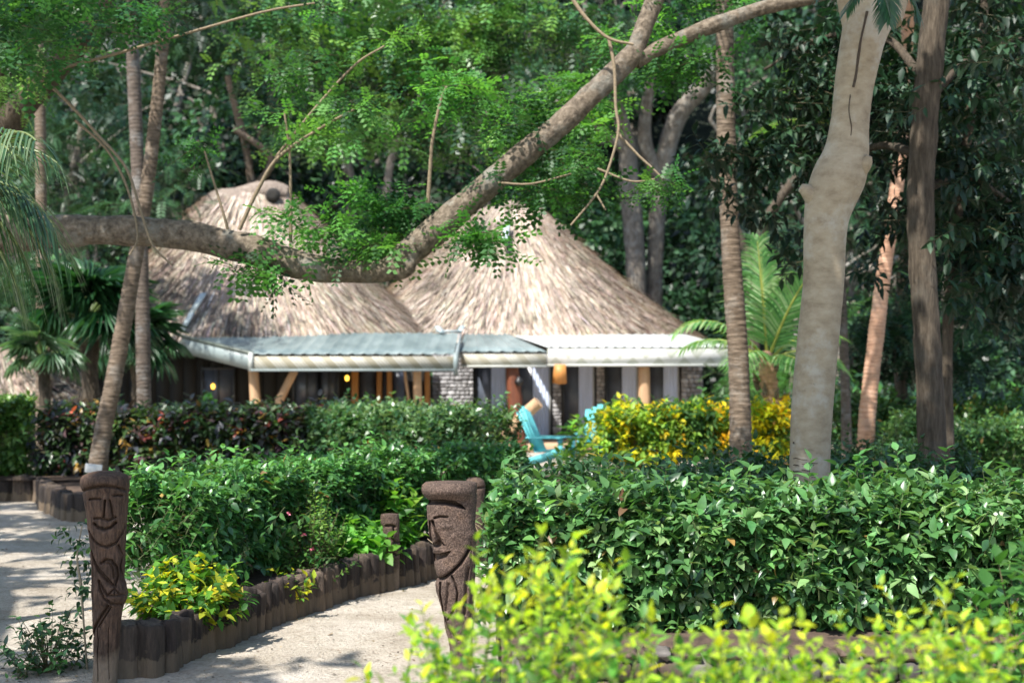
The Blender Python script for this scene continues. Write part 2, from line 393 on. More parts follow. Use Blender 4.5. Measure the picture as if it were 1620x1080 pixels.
M['turq'] = plain('turquoise_paint', (.13, .50, .52), .45, .15, 6, .15)
M['floor_wood'] = plain('deck_timber', (.45, .30, .18), .7, .25, 7, .3, (.3, 3, 1))
M['white'] = plain('white_board', (.62, .62, .60), .6, .1, 5, 0)
M['black'] = plain('black_metal', (.015, .015, .015), .4, .2, 5, 0)
M['flower_pink'] = plain('petal_pink', (.70, .20, .28), .6, .2, 5, 0)
def glow(name, col, s):
    m, t, b = newmat(name); b.inputs['Base Color'].default_value = (*col, 1); b.inputs['Emission Color'].default_value = (*col, 1); b.inputs['Emission Strength'].default_value = s; return m
M['lamp'] = glow('lamp_glow', (1.0, .55, .06), 2.2)

# ------------------------------------------------------------------ ground
def sheet(xs, ys, zf):
    X, Y = np.meshgrid(xs, ys); Z = zf(X, Y); n, k = X.shape
    idx = np.arange(n * k).reshape(n, k); f = np.stack([idx[:-1, :-1], idx[:-1, 1:], idx[1:, 1:], idx[1:, :-1]], -1).reshape(-1, 4)
    return np.stack([X, Y, Z], -1).reshape(-1, 3), f
def gz(X, Y): return fbm(X, Y, 0, 1.6, 3) * .018 + fbm(X, Y, 0, 7, 5) * .006
xs = np.concatenate([np.linspace(-160, -12, 24)[:-1], np.linspace(-12, 12, 241), np.linspace(12, 160, 24)[1:]])
ys = np.concatenate([np.linspace(-90, -2, 16)[:-1], np.linspace(-2, 26, 281), np.linspace(26, 240, 40)[1:]])
g = Geo(); g.add(*sheet(xs, ys, gz)); solo('ground', g, M['sand'], 'structure', smooth=True)
# hillside behind the huts
def hz(X, Y):
    return -.4 + np.clip((Y - 44) / 34, 0, 1) ** 1.2 * 26 + fbm(X, Y, 0, .16, 2) * 1.2 * np.clip((Y - 44) / 10, 0, 1)
g = Geo(); g.add(*sheet(np.linspace(-90, 90, 90), np.linspace(43.5, 130, 60), hz)); solo('hill', g, M['hill'], 'structure', smooth=True)

LOGPATH = np.array([[-2.16, 7.78], [-1.93, 7.86], [-1.90, 8.4], [-1.77, 8.85], [-1.68, 9.25], [-1.56, 9.62], [-1.41, 10.14], [-1.15, 10.8], [-.87, 11.36], [-.60, 12.0], [-.15, 12.75], [.5, 13.5], [1.3, 14.1]])
def resample(p, step):
    p = np.asarray(p, float); L = np.concatenate([[0], np.cumsum(np.linalg.norm(np.diff(p, axis=0), axis=1))]); s = np.arange(0, L[-1], step)
    return np.stack([np.interp(s, L, p[:, i]) for i in range(p.shape[1])], 1)
# soil of the planted beds (a mound behind each edging)
def bed(name, poly, z):
    poly = np.asarray(poly, float); n = len(poly); c = poly.mean(0); rings = []
    for s_, dz in ((1.0, -.3), (1.0, 0), (.93, .03), (.7, .05), (.35, .06)):
        q = c + (poly - c) * s_; rings.append(np.column_stack([q, z + dz + .02 * fbm(q[:, 0], q[:, 1], 0, 5)]))
    V = np.concatenate(rings + [[[c[0], c[1], z + .06]]]); F4 = []; F3 = []
    for r_ in range(4):
        for j in range(n): F4.append([r_ * n + j, r_ * n + (j + 1) % n, (r_ + 1) * n + (j + 1) % n, (r_ + 1) * n + j])
    for j in range(n): F3.append([4 * n + j, 4 * n + (j + 1) % n, 5 * n])
    g = Geo(); g.add(V, F4); g.f.append(np.array(F3)); g.m.append(np.zeros(len(F3), int)); return solo(name, g, M['soil'], 'structure')
lp = resample(LOGPATH, .25)
tan = nrm(np.gradient(lp, axis=0)); left = np.column_stack([-tan[:, 1], tan[:, 0]])
front = (lp + left * .05)[2:]; back = (lp + left * np.clip(np.arange(len(lp)) * .12, .05, 1.0)[:, None])[2:][::-1]
bed('planting_bed', np.vstack([front, back]), .17)
bed('planting_bed', [(-.05, 7.35), (.8, 7.3), (1.8, 7.3), (3, 7.3), (4.6, 7.3), (6.2, 7.5), (6.2, 12.6), (4, 13), (1.6, 12.2), (.4, 10.3), (-.1, 8.9)], .24)
bed('planting_bed', [(-9.5, 19.9), (-6.6, 19.7), (-5.3, 17.0), (-4.7, 16.9), (-3, 19.4), (0, 19.4), (.3, 16.0), (.9, 16.6), (1, 21.5), (-10, 22.5)], .24)

# ------------------------------------------------------------------ log edging
def log_obj(parent, x, y, r, h, tint, lean):
    g = Geo(); k = 20; th = np.linspace(0, 2 * PI, k, endpoint=False); ph = rng.uniform(0, 6); sd = rng.integers(1, 99)
    lob = 1 + .10 * np.sin(2 * th + ph) + .07 * np.sin(3 * th + ph * 2) + .06 * np.sin(6 * th + ph * 3) + rng.normal(0, .045, k)
    zz = np.array([-.12, .02, h * .2, h * .4, h * .6, h * .8, h - .03, h - .006, h]); sc = np.array([1.10, 1.06, 1.02, .99, .99, .97, .96, .93, .75]); V = []
    for z, s_ in zip(zz, sc):
        q = lob * s_ + .05 * np.sin(th * 4 + z * 14 + ph) + .04 * fbm(np.cos(th) * 2, np.sin(th) * 2, z * 3, 2, sd)
        tz = z + (.013 * np.sin(th + ph) + .006 * np.sin(th * 3 + ph * 2) + rng.normal(0, .004, k) if z > h * .7 else 0)
        V.append(np.column_stack([x + r * q * np.cos(th) + lean[0] * z, y + r * q * np.sin(th) + lean[1] * z, np.broadcast_to(tz, (k,))]))
    n = len(zz); idx = np.arange(n * k).reshape(n, k); f = np.stack([idx[:-1], np.roll(idx, -1, 1)[:-1], np.roll(idx, -1, 1)[1:], idx[1:]], -1).reshape(-1, 4)
    g.add(np.vstack(V), f, tint); g.add(V[-1], [list(range(k))], tuple(min(1, q * 1.7) for q in tint))
    return part('log', g, M['log'], parent, smooth=True)
def edging(name, label, path, r0, h0, n=None):
    path = np.asarray(path, float); th = thing(name, label, 'log edging', (*path[0], 0))
    L = 0; pts = resample(path, .02); i = 0; s_ = 0
    while s_ < len(pts) - 1:
        r = r0 * rng.uniform(.8, 1.22); k = int(r / .02 * .9); c = pts[min(len(pts) - 1, s_ + k)]; s_ += int(2 * r / .02 * .92) 
        tv = rng.uniform(.6, 1.35); tint = (.034 * tv, .024 * tv, .019 * tv) if rng.random() < .7 else (.072 * tv, .052 * tv, .038 * tv)
        log_obj(th, c[0] + rng.normal(0, .006), c[1] + rng.normal(0, .008), r, h0 * rng.uniform(.88, 1.06), tint, (rng.normal(0, .035), rng.normal(0, .03)))
    return th
edging('log_edging', 'curving edging of upright brown log stumps beside the sandy path', LOGPATH, .068, .285)
edging('log_edging', 'dark shaded log edging at the foot of the croton bed, behind the left carved post', [(-8.6, 19.7), (-6.45, 19.55), (-5.95, 18.2), (-5.2, 16.75), (-4.75, 16.6)], .09, .33)

# ------------------------------------------------------------------ carved posts
def seg_dist(px, py, a_, b_):
    ax, ay = a_; bx, by = b_; dx, dy = bx - ax, by - ay; t = np.clip(((px - ax) * dx + (py - ay) * dy) / (dx * dx + dy * dy + 1e-9), 0, 1)
    return np.hypot(px - ax - t * dx, py - ay - t * dy)
def inside(px, py, poly):
    r = np.zeros(px.shape, bool); n = len(poly)
    for i in range(n):
        x1, y1 = poly[i]; x2, y2 = poly[(i + 1) % n]
        cnd = ((y1 > py) != (y2 > py)) & (px < (x2 - x1) * (py - y1) / (y2 - y1 + 1e-12) + x1); r ^= cnd
    return r
def carved(name, label, mat, Y, sil, strokes, polys, zoom, off, yb, bulges=(), flat=.8, rows=330, dscale=.85, knob=None):
    """sil rows: (zy, xl, xr); strokes: (points, width px, depth m); polys: (points, depth m). Pixel grids are those of an enlarged sketch of the post"""
    zs = [s_[0] for s_ in sil]; k = Y / F / zoom
    zy = np.linspace(sil[0][0], sil[-1][0], rows); xl = np.interp(zy, zs, [s_[1] for s_ in sil]); xr = np.interp(zy, zs, [s_[2] for s_ in sil])
    ker = np.ones(5) / 5
    xl = np.convolve(np.pad(xl, 2, 'edge'), ker, 'valid'); xr = np.convolve(np.pad(xr, 2, 'edge'), ker, 'valid')
    wx = lambda q: ((off[0] + q / zoom) - 810) / F * Y
    wz = lambda q: CAMH + (HOR - (off[1] + q / zoom)) / F * Y
    mf, mb = 150, 34
    ang = np.linspace(PI, 2 * PI, mf); cf = .5 * np.cos(ang) + .5 * (np.linspace(-1, 1, mf)); cf[0] = -1; cf[-1] = 1; sf = -np.sqrt(np.clip(1 - cf ** 2, 0, 1))
    ab = np.linspace(0, PI, mb + 2)[1:-1]; cc = np.concatenate([cf, np.cos(ab)]); ss = np.concatenate([sf, np.sin(ab)])
    sq = lambda q: np.sign(q) * np.abs(q) ** flat
    mid = (xl + xr) / 2; hw = (xr - xl) / 2
    ux = mid[:, None] + hw[:, None] * np.sign(cc) * np.abs(cc) ** (.94) 
    dep = (hw * k * dscale)[:, None]
    YY = dep * sq(ss)[None, :]
    ZY = np.repeat(zy[:, None], len(cc), 1)
    frontm = np.broadcast_to(ss[None] <= 0.05, ux.shape)
    D = np.zeros(ux.shape)
    for pts, wd, dp in strokes:
        dp = dp * 1.7
        d = np.min([seg_dist(ux, ZY, pts[i], pts[i + 1]) for i in range(len(pts) - 1)], axis=0)
        D = np.maximum(D, dp * np.exp(-(d / wd) ** 2)) if dp > 0 else D + dp * np.exp(-(d / wd) ** 2)
    for pts, dp in polys:
        ins = inside(ux, ZY, pts); dd = np.min([seg_dist(ux, ZY, pts[i], pts[(i + 1) % len(pts)]) for i in range(len(pts))], axis=0)
        val = np.where(ins, 1.35 * dp * np.clip(.45 + dd / 5, 0, 1), dp * .45 * np.exp(-(dd / 3.0) ** 2)); D = np.maximum(D, val) if dp > 0 else D + val
    YY = YY + np.where(frontm, D, 0)
    for (bx, by), rad, hgt in bulges:
        YY = YY - np.where(frontm, hgt * np.exp(-(((ux - bx) / rad[0]) ** 2 + ((ZY - by) / rad[1]) ** 2)), 0)
    X = wx(ux); Z = wz(ZY)
    nzv = fbm(X, YY, Z, 34, 3) * .0028 + fbm(X, YY, Z, 90, 4) * .0012
    cx = wx(mid)[:, None]; dirx = X - cx; ln = np.hypot(dirx, YY) + 1e-6; X = X + dirx / ln * nzv; YY = YY + YY / ln * nzv
    n, kk = X.shape; V = np.stack([X, YY + Y, Z], -1).reshape(-1, 3); idx = np.arange(n * kk).reshape(n, kk)
    f = np.stack([idx[1:], np.roll(idx, -1, 1)[1:], np.roll(idx, -1, 1)[:-1], idx[:-1]], -1).reshape(-1, 4)
    g = Geo(); g.add(V, f)
    top = V[:kk]; c0 = top.mean(0) + np.array([0, 0, .006]); g.add(np.vstack([top, top * .55 + c0 * .45 + [0, 0, .004], c0]), [[j, (j + 1) % kk, kk + (j + 1) % kk, kk + j] for j in range(kk)])
    g.f.append(np.array([[n * kk + kk + j, n * kk + kk + (j + 1) % kk, n * kk + 2 * kk] for j in range(kk)])); g.m.append(np.zeros(kk, int))
    cxm = float(wx(mid[-1]))
    o = solo(name, g, mat, None, label, 'carved post', 'carved face posts along the path', smooth=True, origin=(cxm, Y, 0))
    return o
silL = [(50, 120, 235), (56, 88, 262), (66, 70, 278), (82, 60, 288), (110, 57, 290), (135, 63, 288), (160, 70, 284), (250, 85, 280), (350, 97, 275), (420, 104, 270), (500, 108, 270), (560, 110, 264), (600, 110, 274), (640, 110, 283), (670, 111, 280), (700, 112, 262), (760, 113, 249), (900, 118, 242), (1000, 118, 232), (1080, 112, 232), (1130, 108, 236)]
stL = [([(66, 148), (100, 132), (150, 118), (205, 112), (250, 120), (288, 140)], 6, .016),
       ([(122, 178), (150, 174), (174, 176)], 4.5, .016), ([(236, 160), (252, 158), (268, 161)], 4.5, .016),
       ([(198, 182), (194, 225), (188, 266)], 4.5, .017), ([(218, 182), (226, 225), (230, 266)], 4.5, .016),
       ([(143, 271), (170, 268), (190, 274), (210, 280), (228, 272), (242, 264)], 4.5, .015),
       ([(141, 297), (165, 315), (195, 323), (222, 313), (241, 291)], 6, .022),
       ([(108, 336), (135, 375), (170, 400), (205, 408), (240, 390), (262, 350), (274, 305)], 5.5, .017),
       ([(116, 430), (135, 475), (165, 530), (200, 572), (238, 602)], 6, .018), ([(134, 468), (160, 510), (195, 550), (228, 590)], 4, .013),
       ([(160, 572), (168, 615), (190, 655), (225, 682), (258, 690)], 5, .016), ([(162, 574), (185, 612), (207, 642)], 4.5, .015),
       ([(174, 487), (196, 470), (222, 474), (243, 508), (246, 550), (236, 602)], 6, .018), ([(190, 486), (212, 486), (228, 512), (230, 560)], 3.5, .010),
       ([(250, 402), (263, 450), (256, 510), (262, 575), (282, 612)], 5, .016),
       ([(206, 642), (235, 610), (262, 640)], 4, .014), ([(206, 642), (284, 642)], 5, .016), ([(235, 612), (240, 640)], 3.5, .012),
       ([(150, 770), (154, 860), (149, 960), (153, 1060)], 1.8, .007), ([(205, 800), (202, 930), (206, 1050)], 1.6, .006), ([(128, 480), (124, 600), (127, 700)], 1.6, .006), ([(206, 694), (170, 745), (134, 806), (120, 850)], 6, .016), ([(218, 700), (188, 748), (160, 795)], 4, .012)]
carved('carved_post', 'dark carved timber post with smiling face and folded hands, left of the path', M['carved_wood'], 7.62, silL, stL, [], 3.083, (110, 730), 0,
       bulges=[((208, 225), (14, 42), .010), ((170, 90), (120, 26), .018), ((195, 350), (55, 40), .010), ((245, 650), (40, 35), .018)], rows=340)
silR = [(86, 92, 398), (92, 78, 403), (104, 70, 405), (130, 67, 405), (158, 74, 404), (176, 92, 404), (190, 108, 403), (205, 112, 402), (216, 104, 400), (232, 97, 398), (300, 99, 394), (330, 102, 393), (400, 112, 400), (452, 127, 399), (475, 136, 398), (510, 134, 397), (560, 142, 396), (600, 149, 394), (640, 156, 393), (662, 166, 392), (680, 156, 391), (700, 147, 390), (740, 152, 389), (800, 172, 387), (900, 197, 384), (1000, 216, 380), (1080, 236, 376), (1250, 250, 372), (1330, 248, 374)]
stR = [([(150, 297), (185, 286), (228, 288)], 6, .020), ([(118, 320), (121, 380), (131, 445)], 6, .022),
       ([(136, 318), (158, 378), (182, 434)], 8, .028), ([(360, 482), (340, 520), (305, 572), (255, 622), (205, 662), (165, 670)], 8, .030),
       ([(253, 645), (278, 700), (289, 750), (282, 810), (262, 862), (225, 920)], 5, .018), ([(182, 690), (186, 780), (200, 870), (218, 930), (245, 985), (292, 1042)], 5, .018),
       ([(235, 700), (230, 800), (222, 860)], 12, .010), ([(352, 600), (338, 740), (332, 880)], 9, .013), ([(370, 420), (372, 700), (366, 900)], 7, .006)]
poR = [([(100, 196), (150, 186), (205, 184), (270, 192), (315, 218), (336, 242), (275, 220), (205, 208), (150, 210), (100, 222)], .055),
       ([(126, 458), (150, 448), (182, 428), (200, 448), (214, 462), (180, 468), (140, 480)], .042),
       ([(130, 518), (180, 515), (246, 496), (222, 530), (180, 548), (142, 576)], .050)]
carved('carved_post', 'coarse grey-brown carved post with capped face turned sideways, at the right of the path', M['fern_wood'], 7.4, silR, stR, poR, 3.857, (650, 740), 0,
       bulges=[((200, 135), (200, 40), .030), ((150, 400), (16, 60), .022), ((215, 345), (34, 16), .010), ((185, 610), (45, 40), .016), ((150, 490), (40, 12), .010)], rows=380)
# third, small post peeping over the log edging
sil3 = [(0, 25, 240), (8, 18, 250), (60, 18, 255), (130, 24, 255), (145, 40, 252), (230, 48, 255), (330, 70, 258), (420, 90, 262), (520, 95, 260), (700, 95, 255), (1080, 90, 250)]
st3 = [([(95, 140), (160, 135), (200, 150)], 14, .02), ([(180, 150), (195, 220), (170, 290)], 9, .02), ([(170, 300), (205, 350), (250, 345)], 10, .025), ([(70, 380), (140, 425), (190, 440)], 9, .02), ([(180, 480), (220, 510), (250, 490)], 8, .02)]
carved('carved_post', 'small reddish carved face post half hidden by leaves among the log edging', M['fern_wood'], 11.15, sil3, st3, [], 8.0, (600, 813), 0, bulges=[((215, 240), (25, 60), .02)], rows=150, dscale=.9)
sil4 = [(0, 60, 200), (14, 30, 240), (40, 15, 262), (90, 10, 270), (130, 14, 268), (260, 30, 255), (500, 40, 250), (900, 40, 250)]
carved('carved_post', 'weathered post with rounded head just showing over the hedge behind the right carved post', M['fern_wood'], 12.4, sil4, [([(30, 110), (140, 125), (250, 110)], 12, .02), ([(90, 180), (130, 175)], 8, .02)], [], 8.0, (734, 756), 0, rows=110, dscale=.95)

# ------------------------------------------------------------------ plants
def project(p): return 810 + F * p[:, 0] / p[:, 1], HOR - F * (p[:, 2] - CAMH) / p[:, 1]
LEAFMESH = {}
def single_leaves(parent, tplname, tpl, mat, pos, d, n, L, col, org, keep, W=None):
    """the leaves that show largest become leaf objects of their own; returns the mask of the rest"""
    x, y, z = basis(d, n); mask = np.ones(len(pos), bool)
    q = (col * 14).round().astype(int)
    for i in keep:
        key = (tplname, mat.name, tuple(q[i] // 2)); 
        if key not in LEAFMESH:
            g = Geo(); V, FS = tpl; g.add(V, FS[0], col[i])
            for f in FS[1:]: g.f.append(f); g.m.append(np.zeros(len(f), int))
            LEAFMESH[key] = g.mesh('leaf', mat, (0, 0, 0), True)
        o = bpy.data.objects.new('leaf', LEAFMESH[key]); C.objects.link(o); o.parent = parent
        l = float(L[i]); ww = l if W is None else float(W[i])
        o.matrix_local = Matrix(((x[i, 0] * l, y[i, 0] * ww, z[i, 0] * l, pos[i, 0] - org[0]), (x[i, 1] * l, y[i, 1] * ww, z[i, 1] * l, pos[i, 1] - org[1]), (x[i, 2] * l, y[i, 2] * ww, z[i, 2] * l, pos[i, 2] - org[2]), (0, 0, 0, 1)))
        mask[i] = False
    return mask
def choose(pos, nmax, cell=9, excl=None, win=(0, 0, 1620, 1080)):
    u, v = project(pos); dist = pos[:, 1]; order = np.argsort(dist); seen = {}; out = []
    for i in order:
        if not (win[0] < u[i] < win[2] and win[1] < v[i] < win[3]) or dist[i] < .4: continue
        if excl is not None and excl(u[i], v[i]): continue
        c_ = (int(u[i] // cell), int(v[i] // cell))
        if c_ in seen: continue
        seen[c_] = 1; out.append(i)
    if len(out) > nmax: out = list(rng.choice(out, nmax, replace=False))
    return out
def twigs_to_leaves(root, tip, K, spread=.9, droop=.25, first=.25, jl=.15):
    """K leaves along each twig; returns pos, dir, normal, index of twig"""
    T = len(root); t = np.linspace(first, 1, K)[None, :, None] + rng.normal(0, .03, (T, K, 1)); ax = nrm(tip - root)[:, None]
    pos = root[:, None] * (1 - t) + tip[:, None] * t
    ph = rng.uniform(0, 2 * PI, (T, 1)) + np.arange(K)[None] * 2.4
    u = nrm(np.cross(ax[:, 0], np.array([.1, .2, 1.0])))[:, None]; v = np.cross(ax, u)
    side = np.cos(ph)[..., None] * u + np.sin(ph)[..., None] * v
    sp = spread * (1 - .35 * t); d = nrm(ax * (1 - sp * .5) + side * sp + np.array([0, 0, -droop]) + rng.normal(0, jl, (T, K, 3)))
    n = nrm(np.array([0, 0, 1.0]) + ax * .5 + rng.normal(0, .35, (T, K, 3)))
    return pos.reshape(-1, 3), d.reshape(-1, 3), n.reshape(-1, 3), np.repeat(np.arange(T), K)
def hedge(name, label, cat, path, width, z0, z1, ntw, K, size, cols, p=None, tpl=OVATE, tplname='ovate', mat='leaf', tw=.22, single=0, excl=None, win=(0, 0, 1620, 1080), bumpy=.07, stems=18, group=None, droop=.25, round_=.55, depth=.30, cell=9, stemcol=(.20, .15, .10), toplit_col=None, skirt=.0, wr=1.0, facef=.75):
    path = np.asarray(path, float); L = np.concatenate([[0], np.cumsum(np.linalg.norm(np.diff(path, axis=0), axis=1))]); Lt = L[-1]
    org = np.array([*path[len(path) // 2], 0.0]); th = thing(name, label, cat, org, group)
    s_ = rng.uniform(-.12, Lt + .12, ntw); c = np.stack([np.interp(s_, L, path[:, i]) for i in range(2)], 1)
    dx = np.gradient(path, axis=0); tg = nrm(np.stack([np.interp(s_, L, dx[:, i]) for i in range(2)], 1)); nn = np.column_stack([-tg[:, 1], tg[:, 0]])
    flip = np.where((nn * c).sum(1) > 0, -1, 1)[:, None]; nn = nn * flip          # nn looks to the camera
    hw, hh = width / 2, (z1 - z0) / 2
    ang = np.where(rng.random(ntw) < facef, rng.uniform(-1.1, PI / 2 + .2, ntw), rng.uniform(PI / 2, PI + .6, ntw))
    e_ = lambda q: np.sign(q) * np.abs(q) ** round_
    ox, oz = e_(np.cos(ang)), e_(np.sin(ang))
    hwv = np.broadcast_to(hw, (ntw,)); 
    bp = 1 + bumpy * 2.2 * fbm(s_ * 2.2, ang * 1.5, 0, 1.6, len(label)) + rng.normal(0, .05, ntw)
    dpt = np.where(rng.random(ntw) < .6, rng.uniform(0, .12, ntw), rng.uniform(.05, depth * 1.6, ntw))
    surf = np.column_stack([c + nn * (ox * hwv * bp)[:, None], (z0 + z1) / 2 + oz * hh * bp])
    outv = nrm(np.column_stack([nn * np.cos(ang)[:, None], np.sin(ang)]) + np.array([0, 0, .35]) + rng.normal(0, .38, (ntw, 3)))
    endf = np.clip((s_ - Lt) / .12, 0, 1) - np.clip(-s_ / .12, 0, 1)
    outv = nrm(outv + np.column_stack([tg * endf[:, None], np.zeros(ntw)]))
    spk = (rng.random(ntw) < .035) & (ang > .9); surf[spk, 2] += rng.uniform(.03, .13, spk.sum()); dpt = np.where(spk, 0, dpt); outv[spk] = nrm(outv[spk] * .4 + [0, 0, 1])
    tip = surf - outv * dpt[:, None]; tip[:, :2] += tg * (rng.normal(0, .05, ntw))[:, None]
    root = tip - outv * tw * rng.uniform(.8, 1.2, (ntw, 1)); root[:, 2] = np.maximum(root[:, 2], z0 - skirt + .02); tip[:, 2] = np.maximum(tip[:, 2], z0 - skirt + .04)
    pos, d, n, ti = twigs_to_leaves(root, tip, K, droop=droop); Ls = size * rng.uniform(.6, 1.2, len(pos)); Ws = Ls * wr
    col = pick(cols, ntw, p, .2)[ti] * (1 + rng.normal(0, .10, (len(pos), 1)))
    if toplit_col is not None:
        young = (rng.random(ntw) < .35)[ti] & (pos[:, 2] > z1 - .15); col[young] = pick([toplit_col], young.sum(), None, .15)  # sunlight on the hedge top painted as paler leaves, not new growth
    dead = rng.random(len(pos)) < .008; col[dead] = pick([(.30, .20, .06), (.18, .11, .05)], dead.sum()); col = np.clip(col, .004, .95)
    if single:
        keep = choose(pos, single, cell, excl, win); mask = single_leaves(th, tplname, tpl, M[mat], pos, d, n, Ls, col, org, keep, Ws)
    else: mask = np.ones(len(pos), bool)
    g = Geo(); leaves(g, tpl, pos[mask], d[mask], n[mask], Ls[mask], col[mask], Ws[mask]); part('foliage', g, M[mat], th, stuff=True)
    g = Geo(); sticks(g, root, tip, .0028, .0012, (.10, .12, .05))
    ns = int(stems); s2 = rng.uniform(0, Lt, ns); cb = np.stack([np.interp(s2, L, path[:, i]) for i in range(2)], 1) + rng.normal(0, width * .18, (ns, 2))
    for i in range(ns):
        b_ = np.array([*cb[i], z0 - skirt - .04]); m_ = b_ + np.array([rng.normal(0, .06), rng.normal(0, .06), (z1 - z0) * .45]); t_ = m_ + np.array([rng.normal(0, .1), rng.normal(0, .08), (z1 - z0) * .4])
        tube(g, [(*b_, .009), (*m_, .007), (*t_, .003)], 6, 5, col=stemcol, caps=False)
        for q in range(3): 
            e2 = m_ + np.array([rng.normal(0, .14), rng.normal(0, .10), rng.uniform(.1, .3)]); tube(g, [(*m_, .005), (*(m_ * .5 + e2 * .5 + rng.normal(0, .015, 3)), .004), (*e2, .002)], 5, 4, col=stemcol, caps=False)
    part('stems', g, M['twig'], th, stuff=True)
    return th
def fgbush(u, v): return v > 905 + 60 * math.sin(u / 75.0)
GREENS = [(.065, .165, .05), (.10, .225, .065), (.035, .10, .035), (.18, .29, .11)]
hedge('hedge', 'large glossy green broadleaf hedge behind the low stone wall', 'hedge', [(-.02, 8.1), (.8, 8.05), (1.7, 8.0), (2.6, 7.95), (3.6, 7.95), (4.4, 8.0)], .95, .26, 1.05, 7200, 8, .084, GREENS, [.35, .3, .2, .15], single=300, excl=fgbush, win=(750, 735, 1620, 1010), stems=70, bumpy=.11, toplit_col=(.085, .20, .06), depth=.34, round_=.75, stemcol=(.30, .23, .15))
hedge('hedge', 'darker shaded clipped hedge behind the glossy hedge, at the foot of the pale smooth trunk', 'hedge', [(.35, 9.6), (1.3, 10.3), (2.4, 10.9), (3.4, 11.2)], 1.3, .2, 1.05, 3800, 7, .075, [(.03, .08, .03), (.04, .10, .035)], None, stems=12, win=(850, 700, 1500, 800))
hedge('hedge', 'bright glossy green hedge behind the log edging, left of the path', 'hedge', [(-2.30, 9.2), (-2.1, 10.1), (-1.82, 11.1), (-1.38, 12.1), (-.8, 13.0), (-.15, 13.9)], .84, .30, 1.02, 6800, 8, .072, [(.05, .16, .045), (.075, .21, .055), (.04, .12, .04), (.11, .26, .07)], None, single=240, win=(205, 720, 760, 900), stems=26, bumpy=.10, toplit_col=(.11, .28, .07))
DARKC = [(.07, .075, .085), (.085, .05, .055), (.05, .10, .04), (.07, .13, .04), (.34, .08, .06), (.36, .22, .05)]
hedge('croton_hedge', 'dark croton hedge with purple and reddish leaves below the metal verandah roof', 'hedge', [(-6.7, 20.9), (-5.6, 20.9), (-4.2, 20.8), (-2.3, 20.6)], 1.3, .3, 1.27, 3600, 8, .15, DARKC, [.26, .12, .28, .28, .025, .035], tpl=NARROW, tplname='narrow', stems=20, single=160, win=(60, 635, 560, 745), tw=.3, cell=12, wr=1.3, bumpy=.08)
hedge('hedge', 'dense square cut green hedge in front of the verandah ending beside the turquoise chair', 'hedge', [(-2.3, 20.1), (-1.7, 18.8), (-.9, 17.6), (-.25, 17.1)], 1.25, .05, 1.32, 4600, 7, .085, [(.045, .12, .045), (.07, .17, .06), (.03, .09, .035), (.11, .20, .08)], None, tpl=SIMPLE, stems=8, round_=.35, toplit_col=(.15, .26, .11))
hedge('hedge', 'light green leafy shrubs at the far left edge beyond the sand', 'hedge', [(-8.6, 20.6), (-7.8, 20.7), (-7.1, 20.8)], 1.1, .3, 1.42, 1500, 7, .11, [(.14, .28, .06), (.20, .34, .08), (.08, .18, .05)], None, tpl=SIMPLE, stems=16)
YEL = [(.68, .56, .02), (.60, .60, .04), (.20, .34, .05), (.05, .13, .04), (.66, .38, .02)]
YK = dict(tpl=NARROW, tplname='narrow', mat='leaf_soft', wr=1.35, tw=.26, skirt=.3, stemcol=(.35, .27, .16), cell=12, bumpy=.14, round_=.6)
hedge('croton_bush', 'yellow flecked croton bush beside the turquoise chair, left part of the bright hedge', 'bush', [(1.3, 20.2), (2.15, 20.3)], 1.1, .5, 1.30, 800, 8, .12, YEL, [.18, .14, .36, .30, .02], stems=14, single=80, win=(900, 630, 1240, 735), **YK)
hedge('croton_bush', 'plain dark green bush between the two yellow croton bushes', 'bush', [(2.25, 20.35), (2.75, 20.4)], 1.0, .6, 1.34, 560, 8, .11, YEL, [.03, .04, .25, .66, .02], stems=16, single=50, win=(900, 630, 1240, 735), **YK)
hedge('croton_bush', 'golden yellow croton bush directly behind the ringed palm trunk', 'bush', [(2.85, 20.4), (3.75, 20.7)], 1.1, .5, 1.30, 800, 8, .12, YEL, [.28, .18, .28, .20, .06], stems=14, single=80, win=(900, 630, 1240, 735), **YK)
hedge('hedge', 'small round dark shrub between the pale smooth trunk and the brown rough trunk', 'shrub', [(3.6, 14.3), (4.4, 14.4)], 1.2, .1, 1.02, 1200, 7, .07, [(.03, .08, .03), (.04, .1, .03)], None, tpl=SIMPLE, stems=5)
hedge('hedge', 'sunlit pale green hedge at the right edge beyond the dark trunks', 'hedge', [(5.0, 18.5), (6.0, 18.4), (7.6, 18.0)], 1.7, .05, 1.2, 2600, 7, .085, [(.10, .22, .07), (.16, .30, .09), (.06, .15, .05)], None, tpl=SIMPLE, stems=8, bumpy=.12)
hedge('hedge', 'low green planting behind the yellow crotons and young coconut palm', 'hedge', [(3.6, 24.5), (5.4, 24.5), (7.6, 24.0), (10, 24)], 1.6, .0, 1.35, 2300, 7, .13, [(.06, .15, .04), (.09, .20, .05), (.04, .09, .03), (.3, .3, .04)], [.35, .3, .25, .1], tpl=SIMPLE, stems=8, bumpy=.12)

